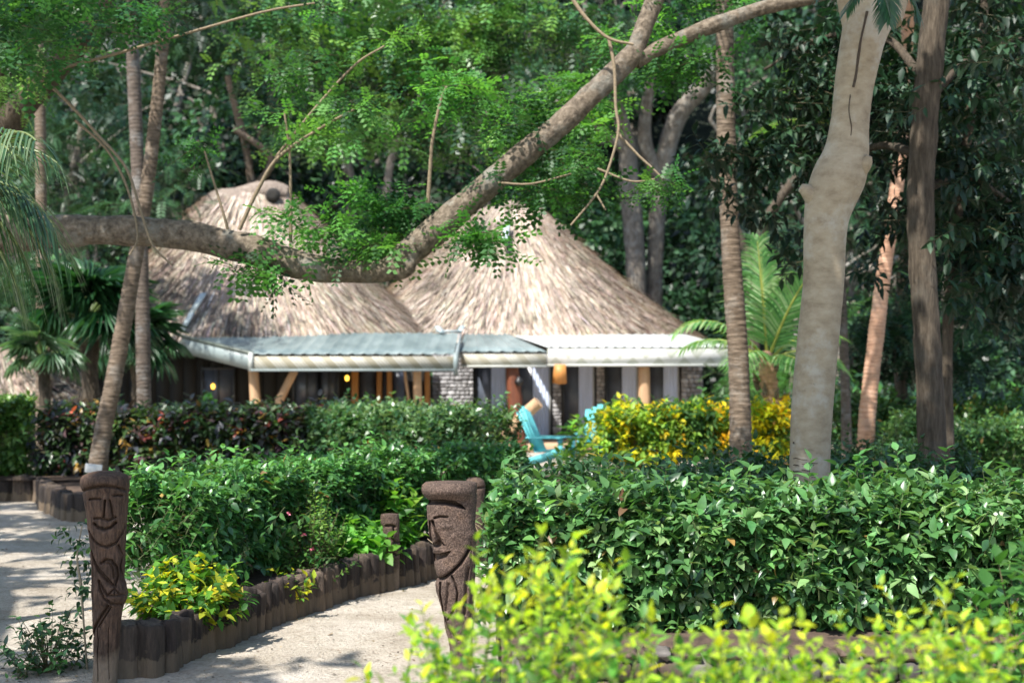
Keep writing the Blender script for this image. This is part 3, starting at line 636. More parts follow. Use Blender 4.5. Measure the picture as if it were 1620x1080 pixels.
def shrub(name, label, cat, base, R, H, ntw, K, size, cols, p=None, tpl=OVATE, tplname='ovate', mat='leaf', single=0, tw=.16, win=(0, 0, 1620, 1080), lean=(0, 0), wr=1.0, stemcol=(.14, .12, .06), low=.12, excl=None, cell=9, droop=.25, group=None, two=None):
    base = np.array(base, float); th = thing(name, label, cat, base, group); g = Geo()
    u = rdir(ntw); u[:, 2] = np.abs(u[:, 2]) * 1.0; rr = rng.uniform(.35, 1.0, ntw) ** .6
    tip = base + np.column_stack([u[:, 0] * R * rr, u[:, 1] * R * rr, low * H + (H * (1 - low)) * u[:, 2] * rr]) + np.outer(u[:, 2] * rr, [lean[0], lean[1], 0])
    root = base + (tip - base) * .35 + rng.normal(0, .01, (ntw, 3)); outv = nrm(tip - root + [0, 0, .1]); r2 = tip - outv * tw
    pos, d, n, ti = twigs_to_leaves(r2, tip, K, droop=droop, first=.1); Ls = size * rng.uniform(.6, 1.2, len(pos)); Ws = Ls * wr
    col = pick(cols, len(pos) if two else ntw, p, .18); col = col if two else col[ti]
    org = base; mask = np.ones(len(pos), bool)
    if single: mask = single_leaves(th, tplname, tpl, M[mat], pos, d, n, Ls, col, org, choose(pos, single, cell, excl, win), Ws)
    leaves(g, tpl, pos[mask], d[mask], n[mask], Ls[mask], col[mask], Ws[mask])
    if mask.any(): part('foliage', g, M[mat], th, stuff=True)
    g = Geo(); sel = np.arange(0, ntw, 3)
    sticks(g, np.repeat(base[None], len(sel), 0) + rng.normal(0, .012, (len(sel), 3)), root[sel], .006, .004, stemcol); sticks(g, root[sel], tip[sel], .004, .0015, stemcol); sticks(g, r2, tip, .002, .001, stemcol)
    part('stems', g, M['twig'], th, stuff=True); return th
# young shrub and climbing stem at the left statue
shrub('young_shrub', 'small dark green young shrub in the sand left of the dark carved post', 'shrub', G(75, 1062), .30, .40, 70, 7, .055, [(.03, .09, .025), (.045, .12, .03)], single=300, low=.2)
shrub('young_shrub', 'tiny green seedling at the bottom left corner on the sand', 'shrub', G(32, 1074), .08, .10, 8, 5, .04, [(.04, .11, .03)], single=40)
b_ = G(138, 1060); th = thing('climbing_plant', 'slender leafy climber with bare lower stem against the dark carved post', 'plant', b_)
g = Geo(); tube(g, [(*b_, .006), (*P(132, 980, 7.8), .006), (*P(128, 925, 7.8), .009), (*P(122, 880, 7.8), .005), (*P(130, 830, 7.8), .003)], 24, 6, col=(.3, .25, .17)); part('stem', g, M['twig'], th, smooth=True)
tt = rng.uniform(0, 1, 26); ctr = np.array([P(124 + 10 * math.sin(q * 5), 945 - 118 * q, 7.82) for q in tt]); dirs = nrm(np.column_stack([rng.normal(0, 1, 26), rng.normal(0, .6, 26), rng.normal(.1, .4, 26)]))
pos, d, n, ti = twigs_to_leaves(ctr, ctr + dirs * .10, 6, first=.1); col = pick([(.03, .085, .03), (.045, .12, .035)], len(pos)); single_leaves(th, 'ovate', OVATE, M['leaf'], pos, d, n, np.full(len(pos), .045), col, b_, range(len(pos)))
# variegated yellow shrub, beside the left post
shrub('variegated_shrub', 'low shrub with yellow-edged leaves behind the log edging next to the dark carved post', 'shrub', (-1.98, 8.66, .18), .40, .40, 170, 7, .085, [(.05, .16, .03), (.10, .24, .03), (.36, .42, .04), (.50, .46, .03)], [.36, .3, .22, .12], mat='leaf_soft', single=260, two=True, lean=(.05, 0))
shrub('variegated_shrub', 'small yellow leaved sprig trailing over the log edging at its first bend', 'shrub', (-1.50, 9.75, .2), .20, .18, 24, 6, .06, [(.30, .40, .04), (.5, .46, .03), (.10, .22, .03)], mat='leaf_soft', single=120, two=True)
rb = shrub('rose_bush', 'light green airy rose bush with a few pink blooms between hedge and logs', 'shrub', (-1.50, 10.45, .2), .38, .68, 190, 8, .045, [(.12, .26, .06), (.17, .32, .08), (.07, .18, .05)], mat='leaf_soft', single=0, tpl=SIMPLE, low=.0)
for px, py in ((457, 812), (480, 845), (494, 868)):
    g = Geo(); c0 = P(px, py, 10.05); dd = nrm(rdir(9) * [1, 1, 1] + [0, -.5, .3]); leaves(g, SIMPLE, np.repeat(c0[None], 9, 0), dd, rdir(9), .022, (.65, .05, .14)); part('flower', g, M['flower_pink'], rb)
shrub('broadleaf_plant', 'bright green broad leaved plant spilling over the logs in front of the small carved post', 'plant', (-1.22, 11.25, .2), .36, .40, 90, 6, .12, [(.10, .30, .05), (.14, .36, .07), (.07, .22, .04)], mat='leaf_soft', single=220, wr=1.25)
shrub('broadleaf_plant', 'tall light green leafy plant directly behind the small carved post', 'plant', (-.98, 11.9, .2), .26, .62, 55, 6, .13, [(.12, .30, .05), (.20, .36, .05), (.08, .24, .05)], mat='leaf_soft', single=150, wr=.9)
shrub('broadleaf_plant', 'pale leafy sprig poking out at the far hedge by the round headed post', 'plant', (-.95, 14.0, .3), .22, .55, 26, 6, .12, [(.12, .28, .06), (.16, .34, .07), (.4, .3, .03)], [.45, .45, .1], mat='leaf_soft', single=100)
shrub('ground_weed', 'little green weed at the foot of the log edging on the path', 'plant', G(395, 1002), .07, .05, 14, 5, .03, [(.04, .13, .03)], single=60)
shrub('broadleaf_plant', 'upright light green plant between the turquoise chairs and the yellow crotons', 'plant', (1.05, 22.0, 0), .4, 1.15, 40, 6, .18, [(.14, .32, .05), (.22, .38, .06), (.10, .24, .05)], mat='leaf_soft', single=120, wr=.8, low=.4)
# foreground yellow-green bush, very near
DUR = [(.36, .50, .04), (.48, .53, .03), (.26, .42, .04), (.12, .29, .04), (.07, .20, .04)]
def golden(label, base, R, H, ntw, single, pw=.5, topz=None):
    base = np.array(base, float); th = thing('golden_bush', label, 'bush', base)
    u = rng.uniform(-1, 1, (ntw, 2)); hh = H * (1 - .30 * (np.abs(u[:, 0]) ** 2)) * (1 + .09 * fbm(u[:, 0] * R[0] * 9, u[:, 1] * 2, 0, 1.4, 5)) * (.66 + .34 * rng.uniform(0, 1, ntw) ** 2.2)
    tip = base + np.column_stack([u[:, 0] * R[0], u[:, 1] * R[1], hh]); out = nrm(np.column_stack([u[:, 0] * .5, u[:, 1] * .3, np.ones(ntw)]) + rng.normal(0, .33, (ntw, 3)))
    root = tip - out * .20; pos, d, n, ti = twigs_to_leaves(root, tip, 12, spread=1.0, droop=-.1, first=.0)
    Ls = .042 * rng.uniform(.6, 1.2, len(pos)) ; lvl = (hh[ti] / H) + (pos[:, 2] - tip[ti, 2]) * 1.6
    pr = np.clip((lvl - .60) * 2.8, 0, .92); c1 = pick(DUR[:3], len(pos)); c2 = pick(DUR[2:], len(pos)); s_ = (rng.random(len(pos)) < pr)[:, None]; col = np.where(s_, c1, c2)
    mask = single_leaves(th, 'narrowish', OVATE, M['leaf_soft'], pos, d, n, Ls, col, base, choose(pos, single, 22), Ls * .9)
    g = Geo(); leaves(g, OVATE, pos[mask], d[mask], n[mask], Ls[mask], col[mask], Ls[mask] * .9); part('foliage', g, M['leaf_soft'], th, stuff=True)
    g = Geo(); sticks(g, root, tip, .003, .0012, (.16, .2, .06)); bb = base + rng.normal(0, .05, (ntw, 3)) * [1, 1, 0]; sel = np.arange(0, ntw, 4); sticks(g, bb[sel], root[sel], .008, .003, (.2, .15, .09)); part('stems', g, M['twig'], th, stuff=True); return th
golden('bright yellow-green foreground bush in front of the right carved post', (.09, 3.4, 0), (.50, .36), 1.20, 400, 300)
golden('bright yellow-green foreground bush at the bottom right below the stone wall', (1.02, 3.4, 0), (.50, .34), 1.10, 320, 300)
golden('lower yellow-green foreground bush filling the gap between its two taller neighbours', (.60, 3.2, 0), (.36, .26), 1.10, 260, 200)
shrub('hibiscus_bush', 'green broad leaved bush reaching in from the right edge above the yellow-green bush', 'bush', (1.92, 5.0, 0), .42, 1.14, 110, 7, .085, [(.06, .17, .04), (.10, .25, .06), (.04, .12, .03)], mat='leaf_soft', single=200, low=.45, win=(1450, 850, 1620, 1060))

# ------------------------------------------------------------------ stone wall
th = thing('stone_wall', 'low wall of brown stones with pale mortar in front of the glossy hedge', 'stone wall', (.0, 7.2, 0))
g = Geo(); box(g, (2.35, 7.27, .08), (4.7, .16, .29)); part('mortar', g, M['mortar'], th)
for row, (zc, hh_) in enumerate(((.235, .05), (.155, .10), (.055, .10))):
    x = .02 + row * .05
    while x < 4.65:
        wd = rng.uniform(.07, .16); g = Geo(); tv = rng.uniform(.6, 1.3); cc_ = (.085 * tv, .06 * tv, .045 * tv) if rng.random() < .7 else (.10 * tv, .09 * tv, .08 * tv)
        box(g, (x + wd / 2, 7.24 - rng.uniform(0, .012), zc + rng.normal(0, .004)), (wd - .014, .21, hh_ - .012), 0, cc_, 0, .014, .005, rng.normal(0, .04)); part('stone', g, M['stone_veneer'], th); x += wd

# ------------------------------------------------------------------ thatched huts
TH = [(.51, .42, .335), (.41, .33, .262), (.66, .57, .475), (.25, .195, .15), (.15, .115, .09)]
def thatch(th, cx, cy, a0, b0, a1, b1, z0, z1, seed, nstr=30000, name='thatch_roof'):
    def prof(t): return 1 - (1 - t) ** 1.0
    def surf(ang, t):
        e_ = .78; tt = 1 - t; k_ = tt
        a_ = a1 + (a0 - a1) * k_; b_ = b1 + (b0 - b1) * k_
        top = np.clip((t - .94) / .06, 0, 1); sh = np.sqrt(np.clip(1 - top ** 2, 0.0, 1)); a_ = a_ * (.25 + .75 * sh); b_ = b_ * (.1 + .9 * sh)
        wob = 1 + .02 * fbm(np.cos(ang) * 3, np.sin(ang) * 3, t * 2, 1.5, seed)
        x = cx + a_ * np.sign(np.cos(ang)) * np.abs(np.cos(ang)) ** e_ * wob; y = cy + b_ * np.sign(np.sin(ang)) * np.abs(np.sin(ang)) ** e_ * wob
        z = z0 + (z1 - z0) * (t - .05 * np.sin(t * PI)) ; return np.stack([x, y, z], -1)
    na, nt_ = 220, 46; A = np.linspace(0, 2 * PI, na, endpoint=False); Tt = np.linspace(0, 1, nt_); AA, TT = np.meshgrid(A, Tt)
    V = surf(AA, TT); V = V + (fbm(V[..., 0], V[..., 1], V[..., 2], 2.6, seed) * .05)[..., None] * nrm(V - np.array([cx, cy, z0 - 2]))
    low = V[0].copy(); inn = low + (np.array([cx, cy, 0]) - low) * [.07, .07, 0] + [0, 0, -.20]; low2 = low + [0, 0, -.07]
    V = np.concatenate([inn[None], low2[None], V]); n, k = V.shape[:2]; idx = np.arange(n * k).reshape(n, k)
    f = np.stack([idx[:-1], np.roll(idx, -1, 1)[:-1], np.roll(idx, -1, 1)[1:], idx[1:]], -1).reshape(-1, 4)
    g = Geo(); g.add(V.reshape(-1, 3), f); rf = part(name, g, M['thatch_body'], th, smooth=True)
    ang = rng.uniform(PI * .85, PI * 2.15, nstr); t = rng.uniform(-.015, .985, nstr) ** 1.1; ed = rng.random(nstr) < .12; t[ed] = rng.uniform(-.02, .05, ed.sum()); t = np.clip(t, 0, .985); td = np.clip(t, 0, .90)
    p = surf(ang, t); dn = nrm(surf(ang, td - .03) - surf(ang, td + .03)); nr = nrm(p - np.array([cx, cy, z0 + (z1 - z0) * .0]))
    nr = nrm(np.column_stack([nr[:, :2], np.full(nstr, .7)])); dd = nrm(dn + rng.normal(0, .05, (nstr, 3)) + nr * .035)
    Ls = rng.uniform(.35, .9, nstr) * np.where(t > .93, .5, 1); dd = nrm(dd + nr * ((rng.random(nstr) < .05) * .16)[:, None]); clump = fbm(p[:, 0], p[:, 1], p[:, 2], 1.2, seed + 9) + 1.0 * fbm(ang * 26, t * 1.5, 0, 1.3, seed); col = pick(TH, nstr, [.34, .24, .22, .13, .07], .15) * (1 + .16 * clump)[:, None]
    stain = np.clip((fbm(p[:, 0], p[:, 1], p[:, 2], .7, seed + 3) - .25) * 1.4, 0, .45)[:, None]; col = col * (1 - stain)
    rag = np.clip(t, 0, 1) < .02; dd[rag] = nrm(dd[rag] + [0, 0, -.5]); Ls[rag] *= .7
    g = Geo(); strand = (np.array([[0, .5, 0], [0, -.5, 0], [.6, -.6, .02], [1, 0, .0], [.6, .6, .02]]), [np.array([[0, 1, 2, 3, 4]])])
    leaves(g, strand, p + nr * .015, dd, nr, Ls, np.clip(col, .01, .8), rng.uniform(.008, .024, nstr)); s_ = part('straw', g, M['thatch'], rf, stuff=True)
    return surf, rf
def corrugated(g, p00, p10, p01, p11, rib=.26, amp=.010):
    """sheet from eave line p00-p10 up to p01-p11 with ribs running up the slope"""
    p00, p10, p01, p11 = map(lambda q: np.array(q, float), (p00, p10, p01, p11)); L = np.linalg.norm(p10 - p00); n = int(L / rib) * 6 + 1; s_ = np.linspace(0, 1, n)
    pr = np.array([0, 0, 1, 1, .0, 0]); h = np.array([pr[i % 6] for i in range(n)]) * amp * 2
    ea = p00 + (p10 - p00) * s_[:, None] + np.outer(h, [0, 0, 1]); up = p01 + (p11 - p01) * s_[:, None] + np.outer(h, [0, 0, 1])
    rows = [ea * (1 - q) + up * q for q in np.linspace(0, 1, 5)]; V = np.concatenate(rows + [ea + [0, 0, -.006]]); F_ = []
    for r_ in range(4):
        for i in range(n - 1): F_.append([r_ * n + i, r_ * n + i + 1, (r_ + 1) * n + i + 1, (r_ + 1) * n + i])
    for i in range(n - 1): F_.append([5 * n + i, 5 * n + i + 1, i + 1, i])
    g.add(V, F_)
def beam(g, a_, b_, w_, h_, mi=0):
    a_ = np.array(a_, float); b_ = np.array(b_, float); d_ = b_ - a_; t_ = nrm(d_); sd_ = nrm(np.cross(t_, [0, 0, 1.0])); up_ = np.cross(sd_, t_); V = []
    for p_ in (a_, b_):
        for su, sv in ((-1, -1), (1, -1), (1, 1), (-1, 1)): V.append(p_ + sd_ * su * w_ / 2 + up_ * sv * h_ / 2)
    g.add(V, [[0, 1, 2, 3], [7, 6, 5, 4], [0, 4, 5, 1], [1, 5, 6, 2], [2, 6, 7, 3], [3, 7, 4, 0]], None, mi)
# ---- left hut
HL = thing('thatched_hut', 'thatched hut on the left with grey metal verandah roof and lit lanterns', 'hut', (-6.8, 37, 0), 'thatched guest huts')
sL, rfL = thatch(HL, -7.1, 38.6, 5.0, 4.1, 1.0, .4, 2.88, 6.95, 3)
g = Geo(); tube(g, [(*P(330, 322, 38.4), .16), (*P(390, 306, 38.3), .24), (*P(430, 302, 38.2), .27), (*P(455, 306, 38.2), .18)], 14, 12, rough=.12); part('ridge_bundle', g, M['thatch_body'], rfL)
g = Geo(); c0 = P(432, 309, 37.85); tube(g, [(c0[0], c0[1], c0[2], .20), (c0[0], c0[1] - .12, c0[2] + .01, .17), (c0[0], c0[1] - .16, c0[2] + .01, .10)], 8, 12, rough=.1); part('ridge_pole', g, M['wood_dark'], rfL)
YF = 32.0; A0 = P(398, 560, YF); A1 = P(718, 560, YF); B0 = P(264, 527, 34.9); B1 = np.array([A1[0] - .0, 34.9, B0[2]])
vr = Geo(); corrugated(vr, A0, A1, [A0[0], 34.9, B0[2]], B1); 
vroof = part('verandah_roof', vr, M['roof_grey'], HL)
g = Geo(); n_ = 30; s_ = np.linspace(0, 1, n_ + 1); e0 = A0 + (B0 - A0) * s_[:, None]; e1 = A0 + (np.array([A0[0], 34.9, B0[2]]) - A0) * s_[:, None]; hh_ = np.where(np.arange(n_ + 1) % 3 == 1, .03, 0)
g.add(np.vstack([e0, e1]), [[i, i + 1, n_ + 1 + i + 1, n_ + 1 + i] for i in range(n_)][::1]); part('hip_sheet', g, M['roof_grey'], vroof)
zb = P(0, 584, YF)[2]; fh = A0[2] - zb
g = Geo(); box(g, ((A0[0] + A1[0]) / 2, YF, zb + fh / 2 - .03), (A1[0] - A0[0], .04, fh - .04)); part('fascia_board', g, M['fascia_beige'], HL, label='beige fascia with slanting white strokes')
g = Geo(); box(g, ((A0[0] + A1[0]) / 2, YF - .02, zb - .02), (A1[0] - A0[0] + .04, .10, .05)); part('fascia_trim', g, M['trim'], HL)
g = Geo(); a_ = A0 - [0.03, .0, fh / 2 + .01]; b2 = B0 - [0.03, 0, fh / 2 + .03]; beam(g, a_, b2, .05, fh); part('fascia_board', g, M['trim'], HL, label='plain grey slanting side fascia')
g = Geo(); beam(g, A0 + [0, 0, .02], B0 + [0, 0, .02], .12, .07); part('roof_edge_cap', g, M['trim_dark'], HL)
g = Geo(); box(g, (A0[0] - .01, YF - .035, zb + fh / 2), (.10, .05, fh + .08)); part('corner_cap', g, M['trim_white'], HL)
g = Geo(); box(g, (A1[0] + .04, YF - .02, zb + fh / 2 - .05), (.10, .09, fh + .16)); part('corner_cap', g, M['trim'], HL)
g = Geo(); a_ = A1 - [-.05, 0, fh / 2]; beam(g, a_, [A1[0] + .05, 34.9, B0[2] - fh / 2], .05, fh); part('fascia_board', g, M['trim'], HL, label='plain grey end fascia facing right')
# flashings at the foot of the hips
def flash(th, pts, Y, w_):
    g = Geo(); P3 = [np.array([*P(x_, y_, Yq)]) for (x_, y_), Yq in zip(pts, Y)]
    for p_, q_ in zip(P3[:-1], P3[1:]): beam(g, p_, q_, w_, .05)
    part('hip_flashing', g, M['flashing'], th)
flash(HL, [(288, 524), (303, 495), (322, 464)], [34.4, 34.6, 34.9], .17)
flash(HL, [(700, 526), (692, 517)], [34.6, 34.8], .14)
# wall, posts, openings of the left hut
WY = 35.6
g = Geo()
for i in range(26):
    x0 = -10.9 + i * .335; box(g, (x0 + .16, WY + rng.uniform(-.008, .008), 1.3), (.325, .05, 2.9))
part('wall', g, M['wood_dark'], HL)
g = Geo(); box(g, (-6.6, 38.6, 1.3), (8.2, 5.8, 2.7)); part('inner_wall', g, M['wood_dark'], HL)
g = Geo(); box(g, (-5.2, 33.8, .12), (8.6, 3.6, .24), bev=.02); part('verandah_floor', g, M['floor_wood'], HL)
def post(th, px0, py0, px1, py1, Y, r, mat='post', name='post', **k):
    g = Geo(); tube(g, [(*P(px0, py0, Y), r * .92), (*(P(px0, py0, Y) * .5 + P(px1, py1, Y) * .5), r), (*P(px1, py1, Y), r * 1.08)], 12, 12, rough=.04, **k); return part(name, g, M[mat], th, smooth=True)
post(HL, 401, 586, 408, 706, 32.5, .125); post(HL, 466, 586, 398, 720, 32.6, .10, name='brace'); post(HL, 660, 586, 662, 706, 32.5, .10); post(HL, 640, 586, 655, 690, 32.7, .035, name='brace')
for x0, x1 in ((556, 567), (596, 604), (612, 620), (672, 680)):
    g = Geo(); p0, p1 = P(x0, 580, 35.4), P(x1, 720, 35.4); box(g, ((p0[0] + p1[0]) / 2, 35.45, 1.15), (p1[0] - p0[0], .12, 2.3), bev=.01); part('door_frame', g, M['wood_orange'], HL)
for x0, x1 in ((569, 594), (606, 611), (622, 640)):
    g = Geo(); p0, p1 = P(x0, 580, 35.5), P(x1, 720, 35.5); box(g, ((p0[0] + p1[0]) / 2, 35.52, 1.15), (p1[0] - p0[0], .02, 2.2)); part('door_pane', g, M['glass'], HL)
for px, w_ in ((485, 40), (520, 30), (345, 50)):
    g = Geo(); p0 = P(px, 0, 35.5); box(g, (p0[0], 35.53, 1.5), (w_ / 63, .03, 1.0)); fo = part('window', g, M['glass'], HL)
    g = Geo(); hw_ = w_ / 126
    for q in (-hw_, 0, hw_): box(g, (p0[0] + q, 35.50, 1.5), (.05, .05, 1.08))
    for q in (1.0, 2.0): box(g, (p0[0], 35.495, q), (hw_ * 2, .045, .05))
    part('window_frame', g, M['frame_dark'], fo)
def lantern(label, px, py, Y, glowr=.11):
    c0 = P(px, py, Y); t_ = thing('lantern', label, 'lantern', c0 + [0, 0, .15])
    g = Geo(); tube(g, [(*(c0 + [0, 0, -glowr * 1.3]), glowr * .6), (*c0, glowr), (*(c0 + [0, 0, glowr * 1.3]), glowr * .55)], 10, 12); part('lamp_glass', g, M['lamp'], t_, smooth=True)
    g = Geo(); tube(g, [(*(c0 + [0, 0, glowr * 1.3]), glowr * .8), (*(c0 + [0, 0, glowr * 1.9]), .015)], 4, 10); tube(g, [(*(c0 + [0, 0, glowr * 1.6]), .008), (*(c0 + [0, 0, .75]), .008)], 3, 5); tube(g, [(*(c0 - [0, 0, glowr * 1.5]), glowr * .65), (*(c0 - [0, 0, glowr * 1.25]), glowr * .65)], 3, 10); part('lamp_cap', g, M['black'], t_); return t_
lantern('lit yellow lantern hanging in the dark left end of the verandah', 337, 611, 34.6, .05)
lantern('lit lantern glowing by the orange door frames', 549, 598, 34.9, .05)
th_ = thing('hanging_plant_pot', 'small green potted plant on the verandah below the yellow lantern', 'potted plant', P(330, 640, 33.2))
g = Geo(); c0 = P(330, 634, 33.2); dd = rdir(60); leaves(g, SIMPLE, np.repeat(c0[None], 60, 0) + dd * .06, dd, rdir(60), .17, (.05, .17, .05)); part('foliage', g, M['leaf_soft'], th_, stuff=True)
g = Geo(); c1 = P(330, 650, 33.2); tube(g, [(*(c1 - [0, 0, .12]), .10), (*(c1 + [0, 0, .1]), .15)], 4, 12); part('pot', g, M['post_red'], th_)
# ---- right hut
HR = thing('thatched_hut', 'thatched hut on the right with white verandah roof and stone pillars', 'hut', (0, 39.5, 0), 'thatched guest huts')
sR, rfR = thatch(HR, -.02, 41.0, 5.30, 4.35, .72, .4, 2.90, 6.80, 8)
g = Geo(); tube(g, [(*P(782, 334, 40.7), .10), (*P(812, 326, 40.6), .16), (*P(842, 334, 40.7), .10)], 14, 12, rough=.12); part('ridge_bundle', g, M['thatch_body'], rfR)
YM = 33.4; A2 = P(718, 556, YM); A3 = P(865, 556, YM); U = P(0, 528, 36.4)[2]
vm = Geo(); corrugated(vm, [A1[0] + .08, YM, A2[2]], A3, [A1[0] + .08, 36.6, U], [A3[0] - .9, 36.6, U]); part('verandah_roof', vm, M['roof_grey'], HR, label='short grey metal roof piece in the middle')
zb2 = P(0, 578, YM)[2]; g = Geo(); box(g, ((A1[0] + .1 + A3[0]) / 2, YM, (zb2 + A2[2]) / 2 - .03), (A3[0] - A1[0] - .1, .04, A2[2] - zb2 - .05)); part('fascia_board', g, M['fascia_mid'], HR, label='cream fascia with slanting white strokes')
g = Geo(); box(g, ((A1[0] + .1 + A3[0]) / 2, YM - .02, zb2 - .02), (A3[0] - A1[0] - .1, .10, .05)); part('fascia_trim', g, M['trim_white'], HR)
YR = 34.3; A4 = P(866, 549, YR); A5 = P(1156, 547, YR); U2 = P(0, 531, 36.7)[2] + .03
vq = Geo(); corrugated(vq, A4, [A5[0], YR, A4[2]], [A4[0] - .9, 36.8, U2], [A5[0] - .8, 36.8, U2], .22, .010); part('verandah_roof', vq, M['roof_white'], HR, label='white metal verandah roof')
zb3 = P(0, 576, YR)[2]; g = Geo(); box(g, ((A4[0] + A5[0]) / 2, YR, (zb3 + A4[2]) / 2 - .02), (A5[0] - A4[0], .04, A4[2] - zb3 - .03)); part('fascia_board', g, M['fascia_white'], HR, label='white fascia with pale triangle pattern')
g = Geo(); box(g, ((A4[0] + A5[0]) / 2, YR - .02, zb3 - .025), (A5[0] - A4[0], .10, .06)); part('fascia_trim', g, M['trim_white'], HR)
g = Geo(); beam(g, [A5[0], YR, (A4[2] + zb3) / 2], [A5[0] - .8, 36.8, U2 - .2], .05, A4[2] - zb3); part('fascia_board', g, M['trim_white'], HR, label='white end fascia')
flash(HR, [(726, 526), (732, 516)], [36.2, 36.4], .13); flash(HR, [(690, 524), (728, 524)], [36.0, 36.0], .28); flash(HR, [(798, 385), (803, 350)], [38.9, 39.6], .16)
WR = 36.3
def stonework(th, x0, x1, Y, z0, z1, name='stone_pillar'):
    g = Geo(); box(g, ((x0 + x1) / 2, Y + .12, (z0 + z1) / 2), (x1 - x0 - .02, .2, z1 - z0), col=(.15, .14, .13)); z = z0
    while z < z1:
        h_ = rng.uniform(.07, .13); x = x0
        while x < x1 - .02:
            w_ = min(rng.uniform(.10, .22), x1 - x); tv = rng.uniform(.6, 1.35); box(g, (x + w_ / 2, Y - rng.uniform(0, .03), z + h_ / 2), (w_ - .015, .10, h_ - .015), 0, (.34 * tv, .335 * tv, .34 * tv), 0, .012, .004); x += w_
        z += h_
    return part(name, g, M['stone_veneer'], th, stuff=True)
XW = lambda px: (px - 810) / F * WR
for a_, b_ in ((684, 749), (804, 812), (874, 888), (943, 956), (1012, 1022), (1077, 1111)): stonework(HR, XW(a_), XW(b_), WR - .06, 0, 2.5)
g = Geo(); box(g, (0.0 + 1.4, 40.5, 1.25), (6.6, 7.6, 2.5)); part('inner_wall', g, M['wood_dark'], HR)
g = Geo(); box(g, (1.6, 34.9, .10), (6.8, 2.6, .20), bev=.02); part('verandah_floor', g, M['floor_wood'], HR)
for a_, b_ in ((750, 804), (813, 873), (889, 942), (957, 1011), (1023, 1076)):
    x0, x1 = XW(a_), XW(b_); g = Geo(); box(g, ((x0 + x1) / 2, WR + .09, 1.3), (x1 - x0, .02, 2.2)); wn = part('window', g, M['glass'], HR)
    g = Geo()
    for q in (x0 + .03, x0 + (x1 - x0) * .5, x1 - .03): box(g, (q, WR + .05, 1.3), (.05, .05, 2.2))
    for q in (.24, 2.36): box(g, ((x0 + x1) / 2, WR + .047, q), (x1 - x0, .05, .06))
    part('window_frame', g, M['frame_dark'], wn)
    g = Geo(); n_ = 25; xa, xb = x0 + (x1 - x0) * .50, x0 + (x1 - x0) * .92; q = np.linspace(0, 1, n_); X_ = xa + (xb - xa) * q; Yw = WR + .0 + .025 * np.sin(q * 2 * PI * 5)
    g.add(np.vstack([np.column_stack([X_, Yw, np.full(n_, .25)]), np.column_stack([X_, Yw, np.full(n_, 2.4)]), np.column_stack([X_, Yw + .006, np.full(n_, 2.4)]), np.column_stack([X_, Yw + .006, np.full(n_, .25)])]),
          [[i, i + 1, n_ + i + 1, n_ + i] for i in range(n_ - 1)] + [[2 * n_ + i, 2 * n_ + i + 1, 3 * n_ + i + 1, 3 * n_ + i] for i in range(n_ - 1)]); part('curtain', g, M['curtain'], wn, smooth=True)
    g = Geo(); box(g, (x0 + (x1 - x0) * .95, WR + .01, 1.3), (.035, .04, 2.2)); part('window_frame', g, M['frame_light'], wn)
g = Geo(); box(g, (1.5, WR + .02, 2.55), (6.9, .12, .25)); part('lintel', g, M['frame_dark'], HR)
post(HR, 1019, 580, 1020, 708, 34.6, .15)
# reddish carved pole with small lamp, bracket of orange wood, leaning pole
t_ = thing('carved_pole', 'dark red-brown carved timber pole under the cream fascia', 'carved pole', P(818, 715, 33.6) * [1, 1, 0])
post(t_, 810, 581, 822, 722, 33.6, .17, 'post_red', 'shaft', ring=.08, ringstep=.4)
g = Geo(); c0 = P(821, 604, 33.4); tube(g, [(*(c0 - [0, 0, .1]), .05), (*c0, .11), (*(c0 + [0, 0, .12]), .04)], 8, 10); part('lamp', g, M['black'], t_)
t_ = thing('carved_board', 'orange timber block hanging below the white fascia', 'timber block', P(885, 592, 34.1))
g = Geo(); c0 = P(885, 592, 34.1); V = []; 
for y_ in (-.08, .08): V += [[c0[0] - .12, 34.1 + y_, c0[2] + .24], [c0[0] + .15, 34.1 + y_, c0[2] + .24], [c0[0] + .17, 34.1 + y_, c0[2] - .22], [c0[0] - .02, 34.1 + y_, c0[2] - .24], [c0[0] - .17, 34.1 + y_, c0[2] - .20]]
g.add(V, [[5, 6, 7, 8, 9], [4, 3, 2, 1, 0]]); g.f.append(np.array([[i, (i + 1) % 5, 5 + (i + 1) % 5, 5 + i] for i in range(5)])); g.m.append(np.zeros(5, int)); part('block', g, M['wood_orange'], t_)
t_ = thing('leaning_log', 'short leaning pale log end sticking up beside the turquoise chair', 'log', P(832, 690, 29.5)); g = Geo(); tube(g, [(*P(800, 690, 29.5), .13), (*P(828, 658, 29.4), .13), (*P(852, 636, 29.3), .125)], 10, 12, rough=.03); part('shaft', g, M['post'], t_, smooth=True)
